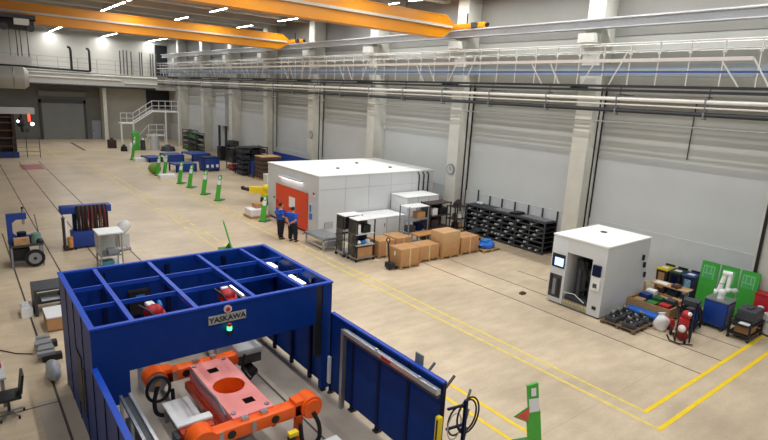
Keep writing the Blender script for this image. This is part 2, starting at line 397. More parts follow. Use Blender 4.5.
MB().bx(-.05, .02, Y0, Y1, -.19, -.09).build('lower_chord', PIPED, t)
MB().bx(0, .7, Y0, Y1, .02, .05).build('deck', DGREY, t)
pm, bm_ = MB(), MB()
i = 0; y = 3.6
while y < 72.5:
    p = MB().bar((0, y, .03), (0, y, 1.64), .035).bx(-.02, .72, y-.02, y+.02, 1.33, 1.37).bx(-.06, .02, y-.05, y+.05, 1.2, 1.3)
    p.build('post', PIPEW, t) if y < 55 else p.build('post', LGREY, t)
    y += 1.1
for yc in [6.28+7.87*i-.4 for i in range(9)]:
    for a, b, c, d in ((-1.2, 1.35, -.5, .1), (-2.3, 1.3, -1.7, .05), (1.2, 1.0, .6, .06), (2.2, 1.0, 1.5, .06)):
        if Y0 < yc+a < Y1: MB().bar((-.01, yc+a, b), (-.01, yc+c, d), .045).build('brace', PIPEW, t)
    MB().bx(0, 1.3, yc-.05, yc+.05, -.1, .02).build('wall_bracket', DGREY, t)
def pipe(name, label, x, z, r, m, clamps=True, y0=3.0, y1=73, mc=GREY):
    t = thing(name, label, 'pipe', (x, 0, z), 0, 'pipes under the catwalk')
    MB().tube([(0, y0, 0), (0, y1, 0)], r, 10).build('pipe_run', m, t)
    c = [y for y in np.arange(8.3, y1, 3.3)]
    if clamps:
        for y in c: MB().bx(-r-.015, r+.015, y-.025, y+.025, -r-.015, r+.015).build('clamp', mc, t)
pipe('white_pipe', 'thick white pipe directly under the catwalk on the right wall', 20.8, 7.54, .075, PIPEW)
pipe('thin_white_pipe', 'thin white pipe between the thick white and the dark pipe', 20.8, 7.33, .035, PIPEW)
pipe('dark_pipe', 'dark grey pipe, lowest of the pipes below the catwalk', 20.8, 7.1, .085, PIPED)
pipe('small_conduit', 'thin pale conduit line close to the wall beneath the pipes', 22.0-.06, 6.6, .025, LGREY, False)
for i, y in enumerate(np.arange(8.3, 72, 3.3)):
    tag(MB().bar((20.98, y, 6.95), (20.98, y, 8.0), .035).bx(20.7, 21.0, y-.03, y+.03, 6.92, 6.96).bx(20.75, 22.0 if i % 2 else 21.2, y-.03, y+.03, 7.68, 7.73).build('pipe_hanger', GREY),
        'dark hanger bracket holding the pipes below the catwalk', 'bracket', 'pipe hangers below the catwalk')
for (x, y, z0, z1, lb) in ((22.99, 9.5, 5.3, 7.5, 'thin black cable drop on the wall right of the nearest column'),):
    tag(MB().tube([(x-.03, y, z0), (x-.03, y, z1)], .02, 6).build('cable_drop', BLACK), lb, 'cable')
for i, (y, lb) in enumerate(((13.1, 'two black cable ducts beside the column nearest the white machine'), (20.95, 'two black cable ducts beside the column with the clock'), (36.7, 'two dark cable ducts beside the column behind the white cabin'), (44.6, 'two dark cable ducts beside the column behind the dark racks'))):
    t = thing('cable_duct', lb, 'duct', (22.6, y, .9))
    for s in (-.06, .3): MB().bx(s, s+.05, .2, .27, 0, 7.1).build('duct_run', BLACK, t)
t = thing('drain_pipe', 'black drain pipe on the wall at the right edge', 'pipe', (21.99, 6.12, 0))
MB().cyl((-.05, 0, .95), (-.05, 0, 6.5), .055).build('pipe_run', BLACK, t); MB().cyl((-.05, 0, .2), (-.05, 0, .95), .065).build('pipe_foot', LGREY, t)
for i, (x, y, z, lb) in enumerate(((21.98, 21.62, 3.3, 'round grey clock on the column left of the black shelf rack'), (21.98, 37.2, 3.9, 'small round grey clock on the column behind the white cabin'))):
    t = thing('wall_clock', lb, 'clock', (x, y, z))
    MB().cyl((0, 0, 0), (-.06, 0, 0), .3, n=28).build('clock_case', GREY, t)
    MB().cyl((-.06, 0, 0), (-.065, 0, 0), .25, n=28).build('clock_face', LGREY, t)
    MB().bar((-.07, 0, 0), (-.07, .02, .18), .02).bar((-.07, 0, 0), (-.07, -.12, -.03), .025).build('hands', BLACK, t)

# ================================================================ FAR GALLERY FITTINGS
t = thing('gallery_railing', 'thin grey guard railing along the far gallery edge', 'railing', (0, 73.25, 7.95))
for z in (.55, 1.1, 1.6): MB().bar((-12, 0, z), (22.8, 0, z), .035).build('rail', GREY, t)
for i in range(18): MB().bar((-10+2*i, 0, 0), (-10+2*i, 0, 1.6), .045).build('post', GREY, t)
for i, (z, x0, x1, r, m, lb) in enumerate(((7.75, 7, 23, .09, PIPEW, 'upper white pipe along the far gallery front'), (7.3, 7, 16.5, .09, PIPEW, 'short lower white pipe along the far gallery front'),
        (7.0, 16.9, 22.9, .08, PIPEW, 'lower white pipe at the right end of the far gallery front'), (6.47, 6.5, 20.5, .12, PIPED, 'dark pipe along the bottom of the far gallery'))):
    tag(MB().tube([(x0, 73.2-r, z), (x1, 73.2-r, z)], r, 8).build('gallery_pipe', m), lb, 'pipe', 'pipes on the far gallery')
t = thing('black_vent_pipe', 'black pipe run with two hooked risers on the far gallery', 'pipe', (0, 72.9, 8.1))
MB().tube([(-3, 0, .35), (13.0, 0, .05), (13.2, 0, .1)], .12, 8).build('pipe_run', BLACK, t)
for x in (11.3, 13.2): MB().tube([(x, 0, .05), (x, 0, 2.3), (x-.08, 0, 2.55), (x-.3, 0, 2.6)], .13, 8).build('riser', BLACK, t)
for i, (x, z0, z1) in enumerate(((17.0, 7.3, 10.6), (17.4, 7.3, 10.7), (17.8, 7.3, 10.7), (18.3, 7.3, 10.6), (19.3, 6.9, 10.6), (19.55, 6.9, 10.6), (20.6, 6.8, 10.5), (20.9, 6.8, 10.5), (21.3, 6.8, 10.6))):
    tag(MB().tube([(x, 75.2, z0+.7), (x, 75.2, z1+.3)], .075, 6).build('riser_pipe', mat('riser', '#4A4848', .6)), 'dark vertical pipe in the row of pipes on the far gallery wall', 'pipe', 'vertical pipes on the far gallery wall')
t = thing('mezzanine_stair', 'white steel stair and landing in the far right corner', 'stair', (0, 65, 0))
MB().bx(14.4, 15.75, 0, 1.2, 2.65, 2.78).build('lower_landing', WHITE, t); MB().bx(17.75, 20.7, 0, 1.4, 4.0, 4.13).build('upper_landing', WHITE, t)
for y in (0, 1.1):
    MB().bar((15.7, y, 2.7), (17.8, y, 4.07), .22, .06).build('stringer', WHITE, t)
s_ = MB()
for i in range(9): s_.bx(15.7+.23*i, 15.95+.23*i, .05, 1.1, 2.72+.15*i, 2.75+.15*i)
s_.build('treads', LGREY, t)
for x, z in ((14.45, 2.7), (15.7, 2.7), (19.2, 4.0), (20.65, 4.0)): MB().bar((x, 0, 0), (x, 0, z), .14).build('leg', WHITE, t)
for pts in ([(14.4, 3.85), (15.7, 3.85), (17.75, 5.25), (20.7, 5.3)], [(14.4, 3.3), (15.7, 3.3), (17.75, 4.7), (20.7, 4.75)]):
    b = MB()
    for p, q in zip(pts, pts[1:]): b.bar((p[0], 0, p[1]), (q[0], 0, q[1]), .06)
    b.build('handrail', WHITE, t)
for x, z in ((14.42, 2.7), (15.05, 2.7), (15.7, 2.7), (16.4, 3.2), (17.1, 3.65), (17.75, 4.07), (18.5, 4.1), (19.2, 4.1), (19.9, 4.1), (20.6, 4.1)): MB().bar((x, 0, z), (x, 0, z+1.18), .05).build('baluster', WHITE, t)
t = thing('low_platform', 'small white railed platform under the far stair', 'platform', (18.2, 65.2, 0))
MB().bx(-.9, .9, 0, 1, 1.3, 1.42).build('deck', WHITE, t)
for x in (-.85, 0, .85): MB().bar((x, 0, 0), (x, 0, 2.6), .06).build('post', WHITE, t)
for z in (2.0, 2.6): MB().bar((-.85, 0, z), (.85, 0, z), .06).build('rail', WHITE, t)
MB().bar((-1.9, 0, .2), (-.85, 0, 1.35), .2, .05).bar((-1.9, 0, 1.4), (-.85, 0, 2.6), .05).build('stringer', WHITE, t)
# ================================================================ BLUE WELDING CELL
cell = thing('welding_cell', 'large blue open-roofed welding cell with roof beams in the foreground', 'robot cell', (1.55, 10.2, 0))
LX, LY, TZ = 5.15, 3.65, 2.8                # local size
def cpart(name, mb, m=BLUE): return mb.build(name, m, cell)
w = MB().bx(0, .08, 0, LY, .08, TZ)
cpart('left_wall', w)
for y in (.9, 1.8, 2.7): cpart('wall_seam', MB().bx(-.012, 0, y-.02, y+.02, .08, TZ), NAVY)
cpart('slot_window', MB().bx(-.02, 0, 1.2, 1.75, .55, 1.75), BLACK); cpart('slot_window', MB().bx(-.02, 0, .95, 1.1, .55, 1.6), BLACK)
cpart('back_wall', MB().bx(.08, LX-.08, LY-.08, LY, .08, TZ)); cpart('right_wall', MB().bx(LX-.08, LX, .12, LY, .12, TZ))
cpart('front_wall', MB().bx(.08, 4.72, 0, .08, 1.85, TZ)); cpart('front_left_panel', MB().bx(.08, .62, 0, .08, 1.2, 1.85)); cpart('front_right_panel', MB().bx(4.9, LX, 0, .12, .08, TZ))
cpart('door_gap', MB().bx(4.72, 4.9, .02, .1, 1.0, TZ-.02), BLACK)
cpart('roof_rim', MB().bx(-.02, LX+.02, -.02, .08, TZ, TZ+.04).bx(-.02, LX+.02, LY-.08, LY+.02, TZ, TZ+.04).bx(-.02, .08, .08, LY-.08, TZ, TZ+.04).bx(LX-.08, LX+.02, .08, LY-.08, TZ, TZ+.04), BLUE2)
for x in (.73, 1.95, 3.2, 4.4): cpart('roof_beam', MB().bx(x-.045, x+.045, .08, LY-.08, TZ-.08, TZ+.03), BLUE2)
for y in (1.25, 2.4): cpart('cross_beam', MB().bx(.08, LX-.08, y-.02, y+.02, TZ-.08, TZ+.01), BLUE2)
for y in (.75, 1.7, 2.7): cpart('wall_post', MB().bx(LX-.16, LX-.08, y-.05, y+.05, .02, TZ-.1), NAVY)
for x in (.9, 2.4, 3.9): cpart('wall_post', MB().bx(x-.05, x+.05, LY-.16, LY-.08, .02, TZ-.1), NAVY)
cpart('sign_plate', MB().bx(2.15, 2.96, -.03, -.0, 2.42, 2.6), mat('sign_plate', '#A9A49C', .5, var=.03))
text('sign_text', 'YASKAWA', .165, mat('sign_ink', '#20242E', .6, var=0), cell, (2.555, -.034, 2.505), (PI/2, 0, 0), .003)
b_ = MB().cyl((2.56, -.04, 2.7), (2.56, .0, 2.7), .085, n=20); cpart('beacon_ring', b_, mat('beacon_white', '#D8C0BC', .4))
cpart('beacon_lens', MB().cyl((2.56, -.06, 2.7), (2.56, -.04, 2.7), .045, n=16), RED)
cpart('signal_lamp', MB().cyl((2.56, -.1, 2.14), (2.56, -.1, 2.26), .045), BLACK); cpart('green_lens', MB().cyl((2.56, -.1, 2.26), (2.56, -.1, 2.34), .05), LEDG); cpart('red_lens', MB().cyl((2.56, -.1, 2.34), (2.56, -.1, 2.4), .045), RED)
for x, y in ((0, 0), (0, LY-.08), (LX-.08, LY-.08), (4.95, 0)): cpart('foot', MB().bx(x, x+.1, y, y+.1, 0, .1), BLACK)
# lights hung inside
def cell_light(x, y, rz, L, w, label):
    t = thing('cell_lamp', label, 'lamp', (x, y, 2.5), rz); MB().bx(-L/2, L/2, -w/2, w/2, 0, .07, bv=.015).build('lamp_body', WHITE, t)
    MB().bx(-L/2+.02, L/2-.02, -w/2+.015, w/2-.015, .07, .078).build('lens', LED, t); MB().bar((0, 0, .07), (0, 0, .22), .03).build('hanger', BLACK, t)
cell_light(6.42, 12.9, PI/2, .75, .13, 'white lamp bar inside the cell at the right wall, back of two')
cell_light(6.42, 11.4, PI/2, .75, .13, 'white lamp bar inside the cell at the right wall, front of two')
cell_light(3.68, 11.6, PI/2, .9, .1, 'slim white lamp bar inside the cell beside the left robot')
cell_light(4.86, 11.5, PI/2, .9, .1, 'slim white lamp bar inside the cell beside the right robot')
def weld_robot(x, y, rz, label):
    t = thing('welding_robot', label, 'robot', (x, y, 0), rz)
    MB().bx(-.2, .2, -.2, .2, 0, .9, bv=.02).build('pedestal', LGREY, t)
    MB().cyl((0, 0, .9), (0, 0, 1.25), .2, .18, n=20).build('base', RED, t)
    MB().bar((0, .14, 1.2), (.45, .14, 1.95), .2, .16).build('lower_arm', RED, t)
    MB().cyl((.45, -.12, 1.95), (.45, .25, 1.95), .18, n=18).build('elbow', RED, t)
    MB().bar((.4, .02, 2.05), (.75, .02, 2.0), .2, .2).ball((.42, .02, 2.12), .22, sz=.85).build('upper_arm', RED, t)
    MB().bx(.2, .42, -.1, .08, 2.22, 2.32, bv=.03).build('wire_feeder', PAPER, t)
    MB().cyl((.75, .02, 2.0), (.86, .02, 1.95), .07).bar((.84, .02, 1.96), (.9, .02, 1.7), .04).build('torch', BLACK, t)
    MB().tube([(.3, -.2, 2.2), (.45, -.3, 2.35), (.65, -.15, 2.25), (.8, 0, 2.0)], .03).build('hose', BLACK, t)
    MB().tube([(-.2, .2, 1.3), (-.25, .25, 1.7), (.1, .28, 2.2), (.4, .2, 2.2)], .045).build('cable', LBLUE, t)
weld_robot(3.1, 12.6, -PI/2+.1, 'red welding robot inside the blue cell, left of two'); weld_robot(5.0, 12.75, -PI/2-.15, 'red welding robot inside the blue cell, right of two')
t = thing('control_box', 'dark box on the back wall inside the blue cell', 'box', (3.2, 13.45, 1.6)); MB().bx(-.25, .25, 0, .2, 0, .6).build('housing', BLACK, t); MB().bx(-.1, .1, -.02, 0, .35, .5).build('display', LBLUE, t)
MB().bar((0, .22, -1.6), (0, .22, 0), .06).build('stand', NAVY, t)

# fences in front of the cell
def fence(name, x, y0, y1, label, n, side):
    t = thing(name, label, 'fence', (x, y1, 0)); L = y1-y0
    for i in range(n):
        a, b = -L*(i+1)/n, -L*i/n
        MB().bx(-.03, .03, a+.015, b-.015, .14, 2.06).build('panel', BLUE, t)
    for i in range(n+1):
        a = -L*i/n; MB().bx(-.045, .045, max(a-.04, -L), min(a+.04, 0), .05, 2.08).build('post', NAVY, t); MB().bx(-.08, .08, max(a-.07, -L), min(a+.07, 0), 0, .05).build('foot', BLACK, t)
    MB().bx(-.05, .05, -L, 0, 2.08, 2.12).build('top_rail', BLUE2, t)
    return t
fr = fence('safety_fence', 6.65, 6.25, 10.08, 'blue panelled safety fence running forward from the right side of the cell', 4, -1)
MB().bx(-.1, -.05, -.1, .0, .3, 1.0).build('edge_strip', WHITE, fr)
fl = fence('safety_fence', 1.56, 5.4, 10.1, 'blue panelled safety fence running forward from the left side of the cell', 5, 1)
def bar_frame(x, y0, y1, label):
    t = thing('guide_frame', label, 'frame', (x, y1, 0)); L = y1-y0
    MB().bx(-.05, .05, -.1, 0, 0, 1.98).build('upright', STEEL, t); MB().bx(-.05, .05, -L, -.1, 1.9, 2.0).bx(-.06, -.05, -L, -.1, 1.93, 1.97).build('rail', ALU, t)
    MB().bx(-.03, .03, -L, -.1, 1.83, 1.9).build('cable_channel', DGREY, t)
    for yy in (-L+.5, -1.3): MB().bx(-.02, .02, yy, yy+.08, 2.0, 2.03).build('clip', ALU, t)
    return t
bf = bar_frame(6.5, 6.25, 9.4, 'grey metal guide frame on the inner side of the right blue fence')
MB().bx(-.062, -.05, -1.8, -1.5, 1.92, 1.98).build('red_tag', RED, bf, label='red tag')
t = thing('guide_frame', 'pair of slim metal rails on the inner side of the left blue fence', 'frame', (1.9, 9.9, 0))
for x in (0, .16): MB().bx(x, x+.05, -4.5, 0, 1.5, 1.56).build('rail', ALU if x else STEEL, t); MB().bx(x, x+.05, -.06, 0, 0, 1.5).build('upright', STEEL, t)
MB().bx(.05, .16, -4.4, -.05, 1.5, 1.52).build('cable_channel', DGREY, t)
t = thing('light_curtain', 'yellow light curtain post at the front end of the right fence', 'sensor', (6.52, 6.2, 0))
MB().bx(-.05, .05, -.05, .05, 0, .95).build('post', NAVY, t); MB().bx(-.05, .05, -.055, .055, .95, 1.48, bv=.015).build('housing', YELLOW, t); MB().bx(-.055, -.05, -.02, .02, 1.0, 1.42).build('lens', BLACK, t)
t = thing('cable_stand', 'dark blue cable hook stand with black looped cables beyond the fence end', 'cable stand', (7.05, 6.05, 0))
MB().bar((0, 0, 0), (0, 0, 1.72), .06).build('post', NAVY, t); MB().bx(-.25, .25, -.25, .25, 0, .03).build('base', BLACK, t)
for z in (.8, 1.2, 1.62):
    MB().bar((-.38, .1, z-.02), (.05, 0, z), .04).build('arm', NAVY, t); MB().bar((0, 0, z), (.3, .18, z+.12), .045).build('hook', DGREY, t)
for k, (dx, R) in enumerate(((.1, .26), (.16, .3), (-.12, .24))):
    MB().torus((dx, .04+.02*k, 1.34-.03*k), R, .018, 'Y', sq=1.25).build('cable_loop', RUBBER, t)
MB().torus((-.2, .06, 1.2), .18, .012, 'Y', sq=1.5).build('grey_cable', LGREY, t)
for i, (x, y, z) in enumerate(((6.95, 6.9, 2.02), (6.95, 6.35, 2.0))):
    tag(MB().bar((x-.23, y, z-.14), (x+.08, y+.03, z+.07), .04).build('cable_hook', DGREY), 'dark hook arm on the outer side of the right fence', 'hook', 'hook arms on the fence')
tag(MB().bx(6.76, 6.79, 7.0, 7.22, .0, 2.28).build('grey_plate', mat('plate_grey', '#77807E', .5)), 'upright grey plate behind the right fence', 'plate')

# ================================================================ POSITIONER
t = thing('workpiece_positioner', 'orange two-station positioner frame with pink plate in the foreground', 'positioner', (4.08, 10.05, 0))
# pink plate with a round and two square holes
def plate_mesh():
    bm = bmesh.new(); x0, x1, y0, y1, z1, z0 = -.43, .42, -1.2, 1.25, 1.02, .62
    cx, cyy, R, n = -.02, .0, .33, 32
    outer = []
    for i in range(n):                       # map circle points to the square around it
        a = 2*PI*i/n + PI/4; c, s_ = math.cos(a), math.sin(a); q = max(abs(c), abs(s_)); outer.append((cx+.4*c/q, cyy+.4*s_/q))
    def ring(pts, z): return [bm.verts.new((p[0], p[1], z)) for p in pts]
    inner = [(cx+R*math.cos(2*PI*i/n+PI/4), cyy+R*math.sin(2*PI*i/n+PI/4)) for i in range(n)]
    A, B, Cc = ring(outer, z1), ring(inner, z1), ring(inner, z0)
    for i in range(n):
        j = (i+1) % n; bm.faces.new([A[i], A[j], B[j], B[i]]).material_index = 0; bm.faces.new([B[i], B[j], Cc[j], Cc[i]]).material_index = 1
    def q(xa, xb, ya, yb): bm.faces.new([bm.verts.new(p) for p in ((xa, ya, z1), (xb, ya, z1), (xb, yb, z1), (xa, yb, z1))])
    q(cx+.4, x1, y0, y1); q(x0, cx-.4, y0, y1)
    L_, R_ = cx-.4, cx+.4
    for ya, yb, hx0, hx1, hy0, hy1 in ((.4, y1, -.18, .04, .68, .88), (y0, -.4, -.02, .2, -.85, -.65)):
        q(L_, R_, ya, hy0); q(L_, R_, hy1, yb); q(L_, hx0, hy0, hy1); q(hx1, R_, hy0, hy1)
        h = [(hx0, hy0), (hx1, hy0), (hx1, hy1), (hx0, hy1)]
        for i in range(4):
            a, b = h[i], h[(i+1) % 4]; f = bm.faces.new([bm.verts.new(p) for p in ((*a, z1), (*b, z1), (*b, z0), (*a, z0))]); f.material_index = 2  # square hole walls coloured dark so the recesses look shaded
    for a, b in (((x0, y0), (x1, y0)), ((x1, y0), (x1, y1)), ((x1, y1), (x0, y1)), ((x0, y1), (x0, y0))):
        bm.faces.new([bm.verts.new(p) for p in ((*a, z1), (*b, z1), (*b, z0), (*a, z0))])
    bmesh.ops.remove_doubles(bm, verts=bm.verts, dist=1e-4); m = MB(); m.bm.free(); m.bm = bm; return m
pl = plate_mesh().build('plate', [PINK, ORANGE, BROWN2], t, smooth=False)
for x, y in ((-.36, 1.15), (.33, 1.15), (-.36, -1.05), (.33, -1.08)):
    MB().cyl((x, y, 1.02), (x, y, 1.05), .05, n=10).build('bolt', STEEL, pl)
MB().cyl((0, 0, .1), (0, 0, .5), .32, n=28).build('turntable', BROWN2, t); MB().cyl((0, 0, .5), (.02, .02, .66), .12, n=16).build('hub', ORANGE, t)
MB().bx(-.12, .15, -.2, -.12, .5, .6).build('cable_plug', BLACK, t)
MB().cyl((0, 0, 0), (0, 0, .12), .55, n=32).build('base', GREY, t)
def station(y, sgn, m):
    # cross beam along X at y; the disc end lies at sgn*X
    b = MB().bx(-.95, 1.0, y-.14, y+.14, .72, .98, bv=.02); b.build('cross_beam', m, t)
    for x in (-.55, .35) if sgn > 0 else (-.5, .4):
        MB().cyl((x, y-.15, .85), (x, y-.13, .85), .085, n=18).build('beam_hole', BLACK, t)
    for x in (-.75, -.1): MB().bx(x-.04, x+.04, y-.152, y-.138, .74, .97).build('bracket', STEEL, t)
    e = 1.15*sgn
    MB().cyl((e, y-.2, .86), (e, y+.16, .86), .24, n=28).bx(min(.8*sgn, e), max(.8*sgn, e), y-.14, y+.14, .72, 1.05).build('tail_stock', m, t)
    MB().cyl((e, y-.24, .84), (e, y-.2, .84), .2, n=24).build('disc', m if sgn > 0 else GREY, t)
    if sgn < 0: MB().torus((e, y-.28, .72), .24, .035, 'Y', n=30, sq=1.2).build('rubber_ring', RUBBER, t); MB().cyl((e, y-.27, .84), (e, y-.24, .84), .07).build('hub_cap', TABLEWOOD, t)
    pts = [(e, y-.25, .78), (e+.1*sgn, y-.32, .5), (e+.08*sgn, y-.36, .22), (e-.12*sgn, y-.36, .1), (e-.28*sgn, y-.33, .25), (e-.3*sgn, y-.25, .62)]
    c = MB(); P_ = [Vector(p) for p in pts]; sm = []
    for i in range(len(P_)-1):
        p0, p1, p2, p3 = P_[max(i-1, 0)], P_[i], P_[i+1], P_[min(i+2, len(P_)-1)]
        for k in range(5):
            u = k/5; sm.append(.5*((2*p1) + (p2-p0)*u + (2*p0-5*p1+4*p2-p3)*u*u + (3*p1-p0-3*p2+p3)*u**3))
    c.tube(sm + [P_[-1]], .045, 10).build('hose_loop', RUBBER, t)
    # motor housing on the other end
    o = -1.05*sgn
    if sgn < 0:
        MB().bx(o-.3, o+.28, y-.16, y+.2, .66, .9, bv=.02).build('drive_housing', DGREY, t)
        MB().bx(o-.34, o+.3, y-.2, y+.24, .9, 1.08, bv=.05).build('drive_cover', LGREY, t, label='grey drive cover')
        MB().cyl((o, y-.3, .5), (o, y+.2, .5), .12).build('drive_motor', BLACK, t)
    else:
        MB().bx(o-.3, o+.32, y+.22, y+.6, .5, .95, bv=.02).build('drive_housing', DORANGE, t)
        MB().bx(o-.33, o+.35, y+.4, y+.6, .95, 1.02, bv=.02).build('drive_cover', WHITE, t, label='white drive cover')
        MB().cyl((o-.02, y-.2, .86), (o-.02, y+.2, .86), .26, n=28).build('head_stock', m, t)
        MB().bx(o-.4, o-.32, y+.2, y+.5, .3, .9).build('junction_box', DGREY, t)
    MB().tube([(o-.2, y-.26+.5*(sgn > 0), 1.0), (o-.32, y-.36+.55*(sgn > 0), .7), (o-.1, y-.34, .35), (o+.1, y-.3, .5)], .03).build('drive_cable', RUBBER, t)
    for x in (-.3, .1): MB().bx(x, x+.14, y-.05, y+.05, .98, 1.05).build('clamp', ALU, t)
    if sgn > 0: MB().bx(-1.05 if sgn < 0 else .9, -.9 if sgn < 0 else 1.05, y+.0, y+.12, 0, .72).build('leg', m, t)
station(-1.28, 1, ORANGE); station(1.42, -1, ORANGE)
MB().bx(-.55, -.43, -1.15, 1.25, .5, .66).bx(.42, .5, -1.15, 1.25, .5, .66).bx(-.55, .5, -.1, .1, .5, .6).build('side_beam', DORANGE, t)
MB().tube([(-.48, .9, 1.03), (-.5, .2, 1.06), (-.46, -.4, 1.05), (-.5, -1.0, 1.0)], .03).build('side_cable', STEEL, t)
def flat(name, x0, x1, y0, y1, z, label, m, cat='plate', leg=True):
    t = thing(name, label, cat, (x0, y0, 0)); MB().bx(0, x1-x0, 0, y1-y0, z-.05, z).build('top', m, t)
    for x, y in ((.03, .03), (x1-x0-.11, .03), (.03, y1-y0-.11), (x1-x0-.11, y1-y0-.11)): MB().bx(x, x+.08, y, y+.08, 0, z-.05).build('leg', GREY, t)
    return t
flat('work_table', 2.95, 3.5, 9.8, 11.05, .45, 'low white work plate left of the pink positioner plate', WHITE, 'table')
flat('work_table', 4.85, 5.6, 7.2, 8.2, .3, 'low white plate on the floor in front of the positioner', WHITE, 'table')
t = thing('yellow_valve', 'yellow and black valve unit under the near positioner beam', 'valve', (4.62, 8.3, 0)); MB().bx(-.1, .1, -.1, .1, 0, .45).build('stand', RED, t); MB().cyl((0, 0, .45), (0, 0, .6), .09).build('valve_body', BLACK, t); MB().bx(-.08, .12, -.06, .06, .6, .68).build('handle', YELLOW, t)
t = thing('cable_carrier', 'black cable guide at the left edge of the cell opening', 'cable guide', (2.3, 10.75, 0)); MB().bx(-.1, .1, -.3, .3, 0, .35).build('tray', BLACK, t); MB().tube([(0, -.2, .35), (.05, .1, .6), (.12, .2, .5), (.15, .25, .1)], .04).build('hose', RUBBER, t)
# ================================================================ WHITE TEST CABIN
t = thing('white_cabin', 'big white cabin with an orange door in the middle of the hall', 'cabin', (13.95, 22.7, 0))
CX_, CY_, CH = 7.75, 5.6, 3.1
MB().bx(.0, CX_, 0, CY_, .12, CH).build('shell', CONTW, t)
MB().bx(.04, CX_-.04, .04, CY_-.04, 0, .12).build('plinth', BLACK, t)
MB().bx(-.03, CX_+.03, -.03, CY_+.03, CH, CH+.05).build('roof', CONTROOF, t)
for x in (1.6, 3.1, 4.6, 6.1): MB().bx(x-.008, x+.008, -.008, 0, .12, CH).build('panel_joint', mat('joint', '#B2B4B3', .5, var=0), t)
MB().bx(0, CX_, -.01, 0, 2.42, 2.44).build('panel_joint', mat('joint', '#B2B4B3', .5, var=0), t)
for x, y in ((2.4, 2.0), (4.8, 3.6), (5.6, 1.4)): MB().cyl((x, y, CH+.05), (x, y, CH+.11), .09).build('roof_vent', DGREY, t)
d = MB().bx(-.06, 0, 1.02, 4.5, .12, 2.12).build('door', DOORR, t); MB().bx(-.075, -.06, 1.0, 4.52, 2.12, 2.18).build('door_frame', LGREY, d)
MB().bx(-.075, -.06, 2.3, 2.95, 1.05, 1.62).build('notice', PAPER, d, label='white paper notice')
MB().bx(-.08, -.06, 4.3, 4.36, .95, 1.2).build('handle', BLACK, d)
l = MB().bx(-.22, 0, 1.55, 4.0, 2.6, 2.68).build('door_lamp', LGREY, t); MB().bx(-.2, -.02, 1.6, 3.95, 2.585, 2.6).build('lens', LED, l)
MB().bx(-.03, 0, .62, .85, 1.15, 1.6).build('control_panel', WHITE, t); MB().bx(-.04, -.03, .65, .82, 1.2, 1.56).build('panel_card', LBLUE, t, label='blue notice cards')
MB().bx(-.03, 0, .62, .85, .8, 1.1).build('control_panel', LBLUE, t); MB().bx(-.08, 0, .35, .5, 2.05, 2.12).build('alarm_base', WHITE, t)
MB().cyl((-.06, .42, 2.12), (-.06, .42, 2.26), .04).build('alarm_lamp', RED, t); MB().bx(-.03, 0, 4.75, 4.85, 1.2, 1.3).build('switch', BLACK, t)
MB().bx(.35, .85, -.03, 0, .45, .75).build('vent_grille', GREY, t)
for k in range(5): MB().bx(.38, .82, -.04, -.03, .48+.055*k, .5+.055*k).build('vent_slat', WHITE, t)
for x in (6.6, 6.95, 7.3): MB().tube([(x, -.05, 1.9), (x, -.06, 2.9), (x-.1, -.02, 3.05)], .035).build('cable', BLACK, t)
def boxy(name, x0, x1, y0, y1, z1, label, cat, m=CONTW, top=CONTROOF, doors=0):
    t = thing(name, label, cat, (x0, y0, 0)); MB().bx(0, x1-x0, 0, y1-y0, .06, z1-.04, bv=.01).build('body', m, t)
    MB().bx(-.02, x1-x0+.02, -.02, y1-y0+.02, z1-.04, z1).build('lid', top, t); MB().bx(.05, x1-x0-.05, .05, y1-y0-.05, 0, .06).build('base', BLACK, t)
    for i in range(1, doors+1): MB().bx((x1-x0)*i/(doors+1)-.01, (x1-x0)*i/(doors+1)+.01, -.01, 0, .1, z1-.08).build('door_gap', GREY, t)
    for i in range(doors): MB().bx((x1-x0)*(i+.85)/(doors+1), (x1-x0)*(i+.85)/(doors+1)+.05, -.03, 0, z1*.55, z1*.7).build('handle', GREY, t)
    return t
boxy('machine_enclosure', 18.5, 20.8, 21.2, 22.55, 2.0, 'tall white machine enclosure attached beside the cabin, nearest the clock column', 'machine', doors=2)
boxy('machine_enclosure', 15.9, 18.3, 21.1, 22.55, 1.12, 'lower white machine enclosure in front of the cabin behind the trolleys', 'machine', doors=1)
tall = boxy('storage_cabinet', 16.35, 16.95, 33.3, 33.9, 1.55, 'narrow cream cabinet behind the left corner of the white cabin', 'cabinet', CREAM, CREAM, 0)

